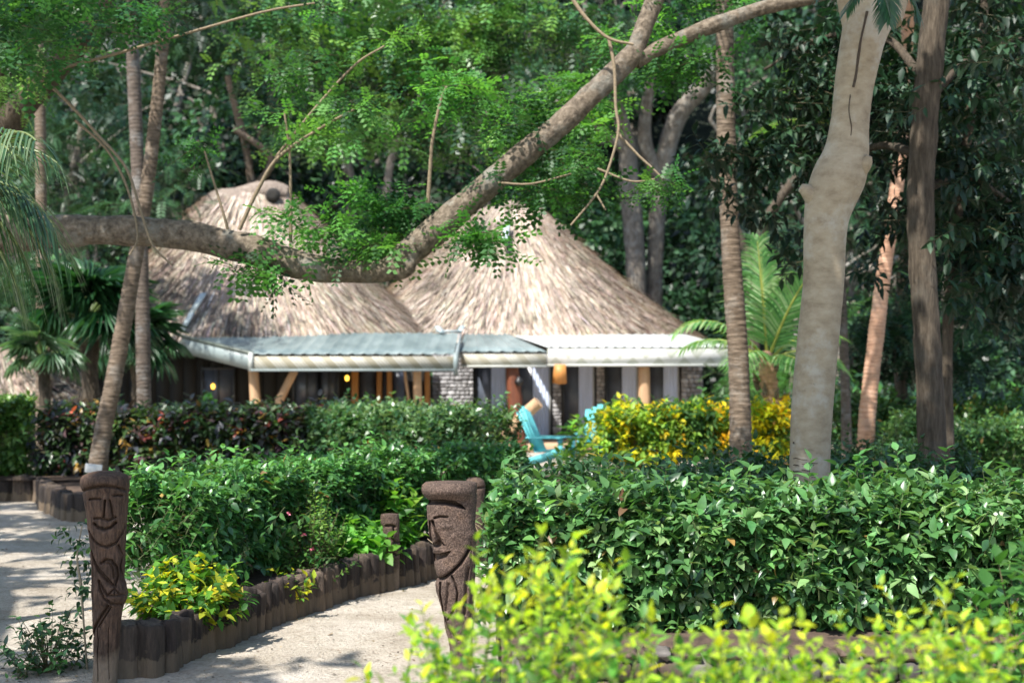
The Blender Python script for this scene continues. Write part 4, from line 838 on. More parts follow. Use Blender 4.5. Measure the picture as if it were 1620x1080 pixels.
# turquoise deck chairs (slatted, wide)
def deck_chair(label, base, rz):
    t_ = thing('deck_chair', label, 'chair', base, 'turquoise garden chairs'); t_.rotation_euler = (0, 0, rz); WORG[t_.name] = np.zeros(3)
    for i in range(5):
        g = Geo(); x = (i - 2) * .115; a_ = np.array([x, .22, .33]); b_ = np.array([x * 1.12, .58, 1.18 - abs(i - 2) * .05]); beam(g, a_, b_, .116, .022); part('back_slat', g, M['turq'], t_)
    for i in range(5):
        g = Geo(); y = -.30 + i * .12; box(g, (0, y, .40 - i * .018), (.58, .10, .022), bev=.004); part('seat_slat', g, M['turq'], t_)
    for s_ in (-1, 1):
        g = Geo(); box(g, (s_ * .36, -.02, .60), (.14, .74, .024), bev=.004); part('armrest', g, M['turq'], t_)
        g = Geo(); box(g, (s_ * .32, -.32, .29), (.03, .10, .58), bev=.004); part('leg', g, M['turq'], t_)
        g = Geo(); beam(g, (s_ * .31, -.34, .36), (s_ * .31, .62, .06), .03, .12); part('leg', g, M['turq'], t_)
    return t_
deck_chair('turquoise slatted garden chair turned sideways at the end of the square hedge', (.74, 27.0, 0), math.radians(66))
deck_chair('turquoise slatted garden chair partly hidden by the yellow crotons', (1.72, 29.0, 0), math.radians(-12))
t_ = thing('side_table', 'low wooden side table between the turquoise chairs', 'table', (1.22, 28.6, 0)); g = Geo(); box(g, (1.22, 28.6, .2), (.5, .4, .04), bev=.005); part('tabletop', g, M['floor_wood'], t_)
for sx in (-1, 1):
    for sy in (-1, 1): g = Geo(); box(g, (1.22 + sx * .2, 28.6 + sy * .15, .09), (.04, .04, .18)); part('leg', g, M['floor_wood'], t_)
# small far-left thatched shelter
H3 = thing('thatched_shelter', 'low dark thatched shelter at the far left beyond the fan palms', 'shelter', (-12.3, 33, 0))
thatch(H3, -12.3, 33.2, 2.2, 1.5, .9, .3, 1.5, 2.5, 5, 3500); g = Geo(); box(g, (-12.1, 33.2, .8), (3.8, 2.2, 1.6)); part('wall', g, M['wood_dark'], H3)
for x_ in (-13.9, -12.1, -10.4): g = Geo(); tube(g, [(x_, 31.95, 0, .07), (x_, 31.95, 1.7, .07)], 4, 8); part('post', g, M['bark_dark'], H3)

# ------------------------------------------------------------------ trunks
def palm_trunk(th, pts, Y, mat, k=16, ring=.075, step=.065, n=None, name='trunk'):
    g = Geo(); rows = [(*P(x, y, Yq), w_ / F * Yq / 2) for (x, y, w_), Yq in zip(pts, Y if hasattr(Y, '__len__') else [Y] * len(pts))]
    L = sum(np.linalg.norm(np.array(rows[i + 1][:3]) - np.array(rows[i][:3])) for i in range(len(rows) - 1)); tube(g, rows, n or int(L / step * 4), k, rough=.04, ring=ring, ringstep=step); return part(name, g, M[mat], th, smooth=False)
def coco_frond(g, base, d0, L, bend=1.0, pairs=34, ll=.5, cols=((.12, .26, .05), (.18, .34, .07)), up=(0, 0, 1), rach=(.35, .38, .12), roll=0.0, wl=.03, fall=.45):
    base = np.array(base, float); d = nrm(np.array(d0, float)); n_ = 14; pts = [base]; dirs = [d]
    for i in range(n_):
        d = nrm(d + np.array([0, 0, -bend / n_ * (.4 + i / n_)])); pts.append(pts[-1] + d * L / n_); dirs.append(d)
    pts = np.array(pts); dirs = np.array(dirs); tube(g, [(*p_, .022 * (1 - i / (n_ + 1)) + .004) for i, p_ in enumerate(pts)], 16, 6, col=rach, caps=False)
    side0 = nrm(np.cross(dirs[0], up) + 1e-6); upv = nrm(np.cross(side0, dirs[0])); side0 = nrm(side0 * math.cos(roll) + upv * math.sin(roll))
    t = np.linspace(.14, .99, pairs); q = t * n_; i0 = np.minimum(q.astype(int), n_ - 1); fr = (q - i0)[:, None]; p = pts[i0] * (1 - fr) + pts[i0 + 1] * fr; dd = nrm(dirs[i0])
    V = []; F_ = []; Cc = []
    for sg in (1, -1):
        sd_ = nrm(side0 * sg + dd * .0); ln = ll * np.sin(np.clip(t * 1.05 + .12, 0, 1.02) * PI * .92) ** .6 * rng.uniform(.85, 1.08, pairs) + .06
        for i in range(pairs):
            ax = nrm(sd_[i] * 1.0 + dd[i] * (.55 + .7 * t[i]) + rng.normal(0, .05, 3)); b0 = len(V); wv = nrm(np.cross(ax, nrm(np.cross(sd_[i], dd[i])))) * wl / 2
            c_ = np.array(cols[rng.integers(len(cols))]) * rng.uniform(.8, 1.2)
            for s_, ww, dz in ((0, .5, 0), (.35, 1, .02), (.7, .8, .35), (1, .08, .8)):
                cpt = p[i] + ax * ln[i] * s_ + np.array([0, 0, -fall * ln[i] * dz]); V += [cpt + wv * ww, cpt - wv * ww]; Cc += [c_, c_]
            for k_ in range(3): F_.append([b0 + 2 * k_, b0 + 2 * k_ + 1, b0 + 2 * k_ + 3, b0 + 2 * k_ + 2])
    g.add(V, F_, np.array(Cc))
def palm_crown(th, c0, n, L, cols, ll=.55, el=(10, 60), phase=0, wl=.035):
    for i in range(n):
        a_ = i * 2.4 + phase; e_ = math.radians(rng.uniform(*el)); g = Geo(); coco_frond(g, c0, (math.cos(a_) * math.cos(e_), math.sin(a_) * math.cos(e_), math.sin(e_)), L * rng.uniform(.85, 1.1), 1.3, 34, ll, cols, wl=wl); part('frond', g, M['leaf_soft'], th)
def base_of(px, Y): return np.array([(px - 810) / F * Y, Y, 0.0])
def pg(px, Y, w_): return (px, HOR + F * 1.65 / Y, w_)
# coconut palms that rise out of frame (their crowns are overhead)
CG = [(.07, .17, .04), (.10, .22, .05)]
for lab, pts, Y, mat, crown in (
    ('leaning slim palm trunk rising from the bed behind the dark carved post', [(150, 790, 32), (160, 700, 28), (180, 600, 27), (207, 450, 24), (232, 300, 22), (250, 150, 20), (262, 0, 19), (268, -190, 18)], 17.6, 'bark_palm', 1),
    ('straight grey palm trunk just right of the leaning palm, before the thatch', [(234, 760, 24), (228, 640, 23), (224, 420, 22), (215, 200, 21), (208, 30, 20), (204, -120, 19)], 23.5, 'bark_palm_grey', 1),
    ('thin palm trunk at the far left between the fan palms', [(68, 760, 20), (66, 600, 19), (66, 400, 17), (64, 200, 17), (62, 60, 16), (60, -80, 15)], 24.5, 'bark_palm', 1),
    ('ringed brown palm trunk standing in front of the right end of the white roof', [(1172, 790, 40), (1172, 700, 36), (1168, 560, 33), (1158, 420, 31), (1150, 250, 30), (1147, 90, 29), (1145, -60, 28), (1142, -260, 27)], 15.8, 'bark_palm', 1),
    ('sunlit orange-tan palm trunk leaning right behind dark leaves', [(1368, 760, 30), (1372, 660, 27), (1385, 540, 25), (1400, 420, 23), (1414, 330, 22), (1428, 200, 20), (1440, -60, 19)], 19.5, 'bark_orange', 0),
    ('thin pale trunk just right of the smooth pale trunk', [(1341, 760, 17), (1338, 640, 16), (1334, 520, 14), (1330, 380, 13), (1326, 200, 12)], 23.0, 'bark_palm_grey', 0)):
    t_ = thing('palm_tree', lab, 'palm', base_of(pts[0][0], Y)); pts = [pg(pts[0][0], Y, pts[0][2])] + [q for q in pts if q[1] < HOR + F * 1.6 / Y - 8]
    palm_trunk(t_, pts, Y, mat)
    if crown: palm_crown(t_, P(pts[-1][0], pts[-1][1], Y), 11, 2.6, CG, .6, (0, 70), rng.uniform(0, 6))
    else: palm_crown(t_, P(pts[-1][0], pts[-1][1], Y), 7, 1.5, CG, .4, (10, 70), rng.uniform(0, 6))
g = Geo(); box(g, P(148, 741, 17.3), (.20, .03, .11), .1, None, 0, .004, tilt=.12); solo('white_marker', g, M['white'], None, 'small white block leaning at the foot of the leaning palm', 'marker')
# young coconut palm with upright fronds
Yc = 20.6; t_ = thing('young_palm', 'young coconut palm with arching sunlit fronds beside the ringed palm trunk', 'palm', base_of(1225, Yc))
g = Geo(); rows = [(*P(x, y, Yc), w_ / F * Yc / 2) for x, y, w_ in ((1236, 785, 34), (1226, 690, 28), (1222, 640, 27), (1216, 600, 32), (1212, 575, 22), (1212, 555, 16))]; tube(g, rows, 70, 14, rough=.16, ring=.25, ringstep=.14); part('trunk', g, M['bark_orange'], t_)
g = Geo()
for i in range(7):
    a_ = i * .9; p0 = P(1214 + 16 * math.cos(a_), 640 - 8 * i, Yc - .1 * math.sin(a_)); tube(g, [(*p0, .04), (*(p0 + [.06 * math.cos(a_), -.05, .10]), .028), (*(p0 + [.10 * math.cos(a_), -.08, .17]), .012)], 6, 6, col=(.4, .3, .2))
part('leaf_stub', g, M['bark_palm'], t_, stuff=False)
c0 = P(1214, 572, Yc); YC = ((.08, .22, .07), (.12, .29, .09), (.17, .35, .12), (.30, .42, .22))
for d0, L, bend, ll, roll in (((-.10, -.15, 1), 1.75, .30, .80, .0), ((.30, -.25, 1), 1.45, .8, .75, .1), ((.02, .4, 1), 2.1, .35, .5, .0), ((-.75, -.3, .95), 1.75, 1.9, .42, .2), ((.85, -.2, .5), 1.2, 1.7, .45, -.2), ((-.5, -.7, .5), 1.1, 1.8, .45, .1), ((.4, -.8, .35), 1.0, 1.5, .45, 0), ((.85, .5, .8), 1.5, 1.2, .5, 0), ((-.8, .6, .7), 1.5, 1.3, .5, 0)):
    g = Geo(); coco_frond(g, c0, d0, L, bend, 44, ll, YC, up=(0, -1, .05) if abs(d0[0]) < .5 and d0[2] > .6 else (0, 0, 1), roll=roll, rach=(.42, .44, .12), wl=.028, fall=.5); part('frond', g, M['leaf_soft'], t_)
# fan palms at the left
def fan_palm(label, px, py, Y, R, n, cols, trunkw=.16, ymax=None):
    b0 = base_of(px, Y); c0 = P(px, py, Y); t_ = thing('fan_palm', label, 'palm', b0, 'fan palms left of the huts'); g = Geo()
    tube(g, [(b0[0], Y, -.1, trunkw * 1.1), (b0[0] + .03, Y, c0[2] * .5, trunkw * .9), (*c0, trunkw)], 40, 12, rough=.15, ring=.2, ringstep=.08); part('trunk', g, M['bark_dark'], t_)
    for i in range(n):
        a_ = i * 2.4 + .5; el_ = rng.uniform(-.5, 1.25); d = np.array([math.cos(a_) * math.cos(el_), math.sin(a_) * math.cos(el_) * .8, math.sin(el_)]); pe = c0 + d * R * .5 + [0, 0, .04]
        g = Geo(); tube(g, [(*c0, .02), (*((c0 + pe) / 2 + [0, 0, .05]), .014), (*pe, .01)], 6, 5, col=(.12, .18, .05), caps=False)
        nb = 26; w_ = np.linspace(-2.1, 2.1, nb); sd_ = nrm(np.cross(d, [0, 0, 1.0])); up_ = np.cross(sd_, d); tiltv = nrm(up_ * .3 + d)
        dirs = nrm(np.cos(w_)[:, None] * d + np.sin(w_)[:, None] * sd_ + [0, 0, -.12] + rng.normal(0, .03, (nb, 3)))
        leaves(g, leaf_template(.10, .3, .42, ((.3, 1.0), (.7, .8))), np.repeat(pe[None], nb, 0), dirs, nrm(np.repeat(up_[None], nb, 0) + rng.normal(0, .1, (nb, 3))), R * .6 * rng.uniform(.85, 1.1, nb), pick(cols, nb)); part('frond', g, M['leaf'], t_)
fan_palm('large dark green fan palm with spiky round crown left of the huts', 140, 505, 24.0, 1.2, 26, [(.018, .07, .028), (.025, .09, .033)])
fan_palm('smaller pale fan palm with bluish fronds at the far left', 68, 565, 22.5, .7, 14, [(.06, .13, .06), (.09, .17, .09)], .10)
fan_palm('dark fan palm crown tucked between the palm trunks and the grey roof', 215, 545, 26.5, 1.0, 16, [(.02, .075, .03), (.03, .10, .035)], .12)

# overhanging tree: trunk left of the frame, long limb across the picture
OT = thing('overhanging_tree', 'tree whose long bare limb bends across the picture before the thatched roofs', 'tree', (-7.2, 12.6, 0))
g = Geo(); tube(g, [(-7.3, 12.7, -.2, .42), (-7.15, 12.6, 1.2, .34), (-6.7, 12.5, 2.3, .27), (*P(-170, 402, 12.3), .22), (*P(-60, 372, 12.2), .205), (*P(60, 368, 12.1), .15), (*P(180, 364, 12.0), .125), (*P(300, 374, 12), .125), (*P(400, 396, 12), .128), (*P(480, 420, 12), .118), (*P(560, 430, 12), .095), (*P(615, 424, 12), .10), (*P(655, 392, 12), .125), (*P(740, 320, 12), .112), (*P(820, 252, 12), .105), (*P(900, 184, 12.05), .098), (*P(970, 118, 12.1), .094), (*P(1008, 80, 12.15), .096)], 150, 22, rough=.13); part('limb', g, M['bark_branch'], OT, smooth=True)
g = Geo(); tube(g, [(*P(1000, 95, 12.15), .085), (*P(1020, 40, 12.2), .075), (*P(1040, -10, 12.3), .08), (*P(1090, -140, 12.6), .065), (*P(1180, -300, 13), .045)], 40, 14, rough=.08); part('limb', g, M['bark_branch'], OT, smooth=True)
g = Geo(); tube(g, [(*P(1005, 98, 12.15), .066), (*P(1060, 68, 12.2), .066), (*P(1130, 40, 12.2), .066), (*P(1210, 12, 12.2), .060), (*P(1290, -5, 12.1), .055), (*P(1400, -50, 12.0), .045)], 40, 14, rough=.10); part('limb', g, M['bark_branch'], OT, smooth=True)
g = Geo(); tube(g, [(*P(628, 440, 12), .03), (*P(640, 425, 11.95), .075), (*P(655, 400, 11.98), .05)], 8, 12, rough=.15); part('knot', g, M['bark_branch'], OT, smooth=True)
TW = [([(40, 100), (110, 165), (160, 220), (200, 265), (225, 330), (240, 390), (272, 420)], 6), ([(120, 190), (170, 240), (200, 300), (218, 370), (205, 400)], 5), ([(60, 135), (95, 110), (180, 82), (300, 52), (420, 18), (500, 3)], 6), ([(380, 362), (410, 300), (440, 250), (500, 205), (560, 170)], 7), ([(440, 250), (500, 170), (560, 100), (610, 70)], 5), ([(462, 385), (460, 310), (461, 235), (452, 180)], 6), ([(362, 362), (350, 325), (325, 240)], 5), ([(683, 322), (680, 270), (684, 225), (700, 160), (706, 140)], 7), ([(900, -5), (930, 30), (960, 58), (1000, 72)], 7), ([(965, 60), (972, 110), (976, 170), (978, 210), (960, 275), (945, 310), (906, 357)], 6), ([(978, 210), (1010, 245), (1035, 268), (1052, 285)], 5), ([(948, 268), (1000, 283), (1040, 283)], 4), ([(945, 305), (958, 335)], 3.5), ([(790, 285), (840, 292), (905, 275)], 4)]
for pts, w_ in TW:
    g = Geo(); n_ = len(pts); tube(g, [(*P(x + rng.normal(0, 2), y + rng.normal(0, 2), 11.9 - .04 * i), w_ * (1 - .55 * i / n_) / F * 12 / 2) for i, (x, y) in enumerate(pts)], 30, 7, col=(.22, .17, .11)); part('twig', g, M['twig'], OT, smooth=True)
# feathery leaf sprays: (px, py, spread px, spread py, count, Y)
def sprays(g, px, py, sx, sy, n, Y, dY, size, cols, tpl=PIN_S, K=5, droop=.25, tw=.35, flatn=.5, boxy=False):
    if boxy: u = rng.uniform(-1, 1, (n, 3))
    else: u = rng.normal(0, .5, (n, 3))
    nc_ = max(3, n // 9); cen = (rng.uniform(-1, 1, (nc_, 3)) if boxy else rng.normal(0, .55, (nc_, 3))); ci = rng.integers(nc_, size=n); u = cen[ci] + rng.normal(0, 1, (n, 3)) * [.16, .3, .13] * (1 + 20.0 / n)
    Yv = Y + u[:, 1] * dY; X = (px + u[:, 0] * sx - 810) / F * Yv; Z = CAMH + (HOR - (py + u[:, 2] * sy)) / F * Yv; root = np.column_stack([X, Yv, Z])
    d = nrm(np.column_stack([rng.normal(0, 1, (n, 2)), rng.normal(0, .35, n)])); tip = root + d * tw; pos, dd, nn_, ti = twigs_to_leaves(root, tip, K, spread=1.0, droop=droop, first=.1)
    nn_ = nrm(nn_ * [flatn, flatn, 1]); leaves(g, tpl, pos, dd, nn_, size * rng.uniform(.7, 1.2, len(pos)), (pick(cols, nc_, None, .15)[ci] * rng.uniform(.8, 1.25, (n, 1)))[ti]); sticks(g, root, tip, .004, .0015, (.09, .08, .04))
FEA = [(.035, .12, .03), (.055, .17, .035), (.085, .23, .045), (.025, .085, .025)]
g = Geo()
for a_ in ((80, 50, 90, 55, 44, 11.8, .8), (20, 20, 80, 70, 40, 11.5, .8), (205, 30, 90, 40, 26, 11.8, .6), (440, 352, 50, 16, 7, 12, .3), (420, 430, 42, 14, 18, 11.8, .25), (520, 370, 40, 26, 16, 12.2, .4), (560, 110, 70, 40, 24, 12.1, .5), (510, 185, 45, 26, 12, 12.1, .4), (690, 150, 60, 50, 26, 12.2, .5), (610, 328, 46, 38, 46, 12.6, .5), (600, 390, 45, 20, 22, 12.4, .3), (770, 385, 55, 16, 22, 11.8, .25), (700, 355, 25, 12, 5, 11.9, .2), (880, 270, 70, 60, 60, 12.8, .6), (830, 190, 80, 60, 50, 13, .7), (930, 140, 60, 70, 50, 13, .6), (790, 290, 60, 30, 24, 12.6, .4), (1010, 60, 110, 60, 45, 13, .7), (1110, 20, 80, 26, 18, 12.8, .5)): sprays(g, *a_, .175, FEA, PIN_R, tw=.3)
for ex, ey in ((612, 66), (562, 168), (505, 5), (322, 236), (706, 138), (1054, 286), (452, 178), (906, 274), (1042, 284), (90, 60)): sprays(g, ex, ey, 16, 12, 7, 11.75, .12, .13, FEA, PIN_R, tw=.22)
part('foliage', g, M['leaf_soft'], OT, stuff=True)
# unseen upper crown added overhead to that tree, placed to dapple the foreground
def shade_canopy(g, centers, per, size, cols, tpl, tw=.5, K=5, gap=.35, branch_to=None):
    for cx, cy, cz, rx, ry, rz_ in centers:
        n = int(per * rx * ry); u = rdir(n) * rng.uniform(.2, 1, (n, 1)) ** .5; p = np.array([cx, cy, cz]) + u * [rx, ry, rz_]; p = p[fbm(p[:, 0], p[:, 1], p[:, 2], 1.1, 4) > gap - .55]
        d = nrm(np.column_stack([rng.normal(0, 1, (len(p), 2)), rng.normal(0, .3, len(p))])); pos, dd, nn_, ti = twigs_to_leaves(p, p + d * tw, K, spread=1.0, droop=.25, first=.1)
        leaves(g, tpl, pos, dd, nn_, size * rng.uniform(.7, 1.2, len(pos)), pick(cols, len(p), None, .2)[ti]); sticks(g, p, p + d * tw, .008, .003, (.09, .08, .05))
    return g
g = Geo(); shade_canopy(g, [(-7.0, 8.5, 8.2, 2.8, 2.6, 1.0), (-5.7, 3.2, 7.6, 1.6, 1.5, .8), (-8, 3.5, 8, 2.4, 2.2, 1.0), (-9.5, 13, 8, 3, 3.4, 1.1), (-8.6, 6.2, 8.4, 1.8, 1.6, .6)], 36, .34, FEA, SIMPLE, .55, 9, gap=.45); part('crown', g, M['leaf_soft'], OT, stuff=True)
g = Geo()
for tx, ty, tz in ((-7, 8.5, 8), (-5.7, 3.2, 7.4), (-8, 3.5, 7.8), (-9.5, 13, 7.8)): tube(g, [(-7.15, 12.6, 1.0, .24), (-7.4, 12.0, 3.8, .20), ((tx - 7.4) / 2, (ty + 12) / 2, tz * .85, .11), (tx, ty, tz, .04)], 24, 10, rough=.08)
part('branches', g, M['bark_branch'], OT, smooth=True)

# smooth pale trunk on the right
PT = thing('pale_tree', 'tree with thick smooth pale trunk kinked halfway, rising from the glossy hedge', 'tree', base_of(1285, 9.4)); Yp = 9.4
g = Geo(); tube(g, [(*P(x, y, Yp), w_ / F * Yp / 2) for x, y, w_ in ((1280, 985, 92), (1279, 900, 82), (1280, 800, 70), (1281, 740, 64), (1285, 640, 65), (1296, 520, 65), (1303, 440, 64), (1306, 360, 68), (1315, 312, 80), (1328, 278, 84), (1339, 240, 70), (1345, 190, 60), (1352, 130, 62), (1366, 60, 70), (1380, 5, 84), (1388, -30, 84))], 150, 40, rough=.022); tr_ = part('trunk', g, M['bark_smooth'], PT, smooth=True)
g = Geo(); tube(g, [(*P(1296, 318, Yp - .02), .085), (*P(1279, 304, Yp - .04), .055), (*P(1267, 296, Yp - .05), .026)], 10, 12, rough=.05); part('branch_stub', g, M['bark_smooth'], tr_, smooth=True)
g = Geo(); tube(g, [(*P(1358, 275, Yp - .05), .05), (*P(1370, 258, Yp - .10), .042), (*P(1375, 247, Yp - .12), .02)], 10, 12, rough=.05); part('branch_stub', g, M['bark_smooth'], tr_, smooth=True)
g = Geo(); tube(g, [(*P(1362, 60, Yp), .10), (*P(1352, -10, Yp), .12), (*P(1330, -180, Yp - .2), .10), (*P(1240, -420, Yp - .6), .07)], 30, 16, rough=.03); tube(g, [(*P(1396, 30, Yp), .13), (*P(1420, -50, Yp + .1), .12), (*P(1470, -260, Yp + .4), .09), (*P(1560, -520, Yp + 1), .05)], 30, 16, rough=.03); part('limb', g, M['bark_smooth'], PT, smooth=True)
# bark scars: dark sunken seam and creases at the foot
def scar(pts, w_):
    g = Geo(); tube(g, [(*P(x, y, Yq), w_ / F * Yp / 2) for x, y, Yq in pts], 24, 6, rough=.4, col=(.07, .052, .036)); part('bark_scar', g, M['twig'], tr_)
fy = lambda w_: Yp - w_ / F * Yp / 2 * .99
scar([(1372, 18, fy(76)), (1367, 40, fy(70)), (1362, 62, fy(68)), (1358, 90, fy(64)), (1354, 120, fy(62)), (1350, 138, fy(62))], 4)
scar([(1345, 150, fy(61)), (1343, 175, fy(61)), (1347, 200, fy(62)), (1346, 215, fy(64))], 2)
for cx_, cy_, sp_, ln_, n_ in ((1282, 735, 26, 12, 9), (1262, 752, 14, 9, 5), (1340, 268, 26, 16, 7), (1300, 600, 26, 3, 6), (1290, 690, 26, 4, 6)):
    for q in range(n_):
        x0, y0 = cx_ + rng.normal(0, sp_ * .55), cy_ + rng.normal(0, 11); l_ = ln_ * rng.uniform(.5, 1.3); cxx = 1283 if y0 > 560 else (1303 if y0 > 400 else (1338 if y0 < 300 else 1312)); hw_ = 33 if y0 > 400 else 36
        pts_ = []
        for i in range(4):
            x_ = x0 + (i - 1.5) / 1.5 * l_; x_ = min(max(x_, cxx - hw_ * .85), cxx + hw_ * .85); pts_.append((x_, y0 + i * .5 + rng.normal(0, .5), Yp - math.sqrt(max(0, hw_ ** 2 - (x_ - cxx) ** 2)) / F * Yp * .985))
        scar(pts_, rng.uniform(.7, 1.5))
g = Geo(); shade_canopy(g, [(.6, 7.0, 7.4, 1.9, 1.7, .8), (-.1, 6.1, 7.2, 1.3, 1.1, .6), (.7, 7.6, 8.0, 1.4, 1.4, .4), (.9, 6.8, 8.3, 1.5, 1.4, .5), (2.2, 8.6, 7.8, 1.6, 1.6, .7)], 44, .34, FEA, SIMPLE, .5, 9, gap=.3); part('crown', g, M['leaf_soft'], PT, stuff=True)  # unseen crown added overhead, placed to shade the trunk and second hedge
g = Geo(); pp = P(1410, 20, 8.9)
for x, y, dx, dy in ((1375, 6, -.5, -.5), (1405, 4, -.1, -1), (1425, 2, .4, -.9), (1345, 0, -.9, -.3), (1390, 0, .2, -.9)):
    r0 = P(x, y - 30, 8.8); coco_frond(g, r0, (dx * .8, -.2, dy * .6), .26, .8, 22, .06, ((.02, .07, .025), (.03, .09, .03)), wl=.010, rach=(.05, .08, .03))
part('sprig', g, M['leaf'], PT)
# brown rough trunks at the right, with dark broad-leaved crown
RT = thing('rough_tree', 'tree with dark brown fissured trunk and low dark leafy boughs at the right', 'tree', base_of(1488, 12.2)); Yr = 12.2
g = Geo(); tube(g, [(*P(x, y, Yr), w_ / F * Yr / 2) for x, y, w_ in ((1480, 900, 56), (1478, 780, 48), (1475, 700, 45), (1468, 560, 42), (1460, 430, 42), (1456, 330, 42), (1462, 200, 42), (1472, 90, 42), (1482, 0, 40), (1494, -120, 38), (1510, -300, 34))], 110, 24, rough=.09); part('trunk', g, M['bark_dark'], RT, smooth=True)
SHADE_DK = [(.010, .030, .014), (.014, .042, .018), (.020, .055, .022)]  # leaf greens with deep shade put into the colour
g = Geo()
for a_ in ((1560, 100, 130, 130, 90, 13.5, 1.2), (1540, 330, 110, 140, 110, 13.6, 1.0), (1420, 120, 100, 120, 90, 14.0, 1.0), (1440, 230, 60, 60, 34, 14.2, .8), (1600, 420, 70, 90, 44, 13.5, .8), (1290, 130, 75, 90, 90, 14.2, .8), (1205, 250, 70, 45, 46, 13.8, .5), (1290, 330, 50, 70, 24, 14.2, .7), (1392, 440, 16, 12, 3, 15, .2), (1412, 345, 16, 50, 8, 16, .2)): sprays(g, a_[0], a_[1], a_[2], a_[3], int(a_[4] * 2.6), a_[5], a_[6], .135, SHADE_DK, leaf_template(.40, .12, .2), K=9, droop=.3, tw=.3)
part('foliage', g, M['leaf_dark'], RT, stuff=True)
g = Geo(); shade_canopy(g, [(4.6, 18.8, 9.4, 2.6, 2.2, 1.0), (6.6, 12.5, 8.0, 2.4, 2.2, 1.4), (7.0, 16.5, 8.5, 3, 3, 1.5), (4.6, 19, 9.8, 3.2, 2.4, 1.0), (8, 21, 10.5, 3.4, 3, 1.2)], 44, .30, SHADE_DK, SIMPLE, .5, 9, gap=.0); part('crown', g, M['leaf_dark'], RT, stuff=True)  # unseen leaf masses added above the view to darken the trees behind
g = Geo()
for pts in (((1470, 140), (1400, 60), (1300, 60), (1210, 110)), ((1465, 160), (1540, 90), (1620, 60)), ((1462, 250), (1400, 230), (1330, 250), (1230, 260)), ((1460, 300), (1530, 280), (1610, 330))): tube(g, [(*P(x, y, Yr + .3 + .7 * i), .045 * (1 - i * .22)) for i, (x, y) in enumerate(pts)], 20, 8, rough=.08)
part('boughs', g, M['bark_dark'], RT, smooth=True)
t_ = thing('slim_tree', 'slimmer dark trunk close behind the brown fissured trunk', 'tree', base_of(1500, 13.6))
g = Geo(); tube(g, [(*P(x, y, 13.6), w_ / F * 13.6 / 2) for x, y, w_ in ((1503, 860, 24), (1500, 700, 20), (1498, 560, 18), (1508, 400, 17), (1530, 220, 16), (1552, 60, 15), (1565, -60, 14))], 60, 12, rough=.08); part('trunk', g, M['bark_dark'], t_, smooth=True)
g = Geo(); sprays(g, 1570, -40, 60, 40, 60, 13.8, .8, .17, SHADE_DK, NARROW, K=7, droop=.4); part('crown', g, M['leaf_dark'], t_, stuff=True)
# grassy-leaved palm at the left edge
GP = thing('strap_leaved_palm', 'palm with long thin drooping strap leaves entering from the left edge', 'palm', (-3.75, 9.2, 0))
g = Geo(); c0 = P(-75, 300, 9.2); tube(g, [(-3.75, 9.2, -.1, .12), (-3.7, 9.2, 1.3, .09), (*c0, .08)], 30, 12, rough=.1, ring=.15, ringstep=.07); part('trunk', g, M['bark_palm'], GP)
for k_ in range(11):
    g = Geo(); a_ = rng.uniform(-1.3, 1.0); e_ = rng.uniform(-.55, .8); dc = np.array([math.cos(a_) * math.cos(e_), math.sin(a_) * math.cos(e_) * .7, math.sin(e_)])
    coco_frond(g, c0 + rng.normal(0, .05, 3), dc, rng.uniform(.55, .95), 1.8, 20, .42, ((.035, .09, .04), (.06, .13, .055), (.12, .18, .09)), wl=.014, rach=(.2, .25, .1), fall=.9); part('frond', g, M['leaf'], GP)

# ------------------------------------------------------------------ background trees and forest
def bg_tree(label, px, Y, trunk, crowns, cols, mat='leaf_far', bark='bark_grey', per=90, size=.16, tpl=PIN_S, K=5, group=None, name='forest_tree', tw=.6):
    b0 = base_of(px, Y); b0[2] = max(0, hz(b0[0], Y)) if Y > 44 else 0; t_ = thing(name, label, 'tree', b0, group)
    g = Geo()
    for pts in trunk: tube(g, [(*P(x, y, Yq), w_ / F * Yq / 2) for x, y, w_, Yq in pts], 40, 12, rough=.07)
    part('trunk', g, M[bark], t_, smooth=True); g = Geo()
    for (x, y, sx, sy, n, Yq, dY) in crowns: sprays(g, x, y, sx, sy, n, Yq, dY, size, cols, tpl, K=K, tw=tw)
    part('crown', g, M[mat], t_, stuff=True); return t_
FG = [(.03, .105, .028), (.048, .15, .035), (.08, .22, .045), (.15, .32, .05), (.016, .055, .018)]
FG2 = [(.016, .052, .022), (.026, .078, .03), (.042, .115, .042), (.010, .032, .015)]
bg_tree('feathery tree with sunlit yellow-green foliage filling the top centre', 618, 43.9, [[(620, 640, 16, 45.4), (610, 330, 13, 45.0), (640, 180, 12, 44), (700, 20, 10, 42), (740, -160, 9, 38)], [(640, 180, 9, 44), (760, 60, 8, 42)]],
        [(480, 50, 170, 70, 130, 21, 1.5), (640, 120, 150, 90, 240, 21, 1.6), (560, 215, 110, 25, 45, 20, 1.2), (740, 50, 140, 80, 190, 21.5, 1.5), (900, 50, 110, 60, 90, 21.5, 1.2), (700, 220, 70, 35, 45, 20.5, 1)], FG, size=.27, tpl=PIN_R, tw=.5)
bg_tree('leafy tree with a bent reddish branch rising behind the left thatched roof', 395, 44.5, [[(390, 690, 16, 44.5), (400, 320, 14, 44.4), (360, 120, 10, 43)], [(400, 300, 12, 44.2), (428, 262, 12, 43.8), (415, 235, 11, 43.5), (370, 205, 9, 43)]], [(330, 40, 120, 40, 60, 43, 1.5), (430, 30, 110, 50, 80, 43, 1.5), (500, 255, 60, 35, 26, 44.0, 1.0)], FG2, size=.5, bark='bark_palm', tw=.9)
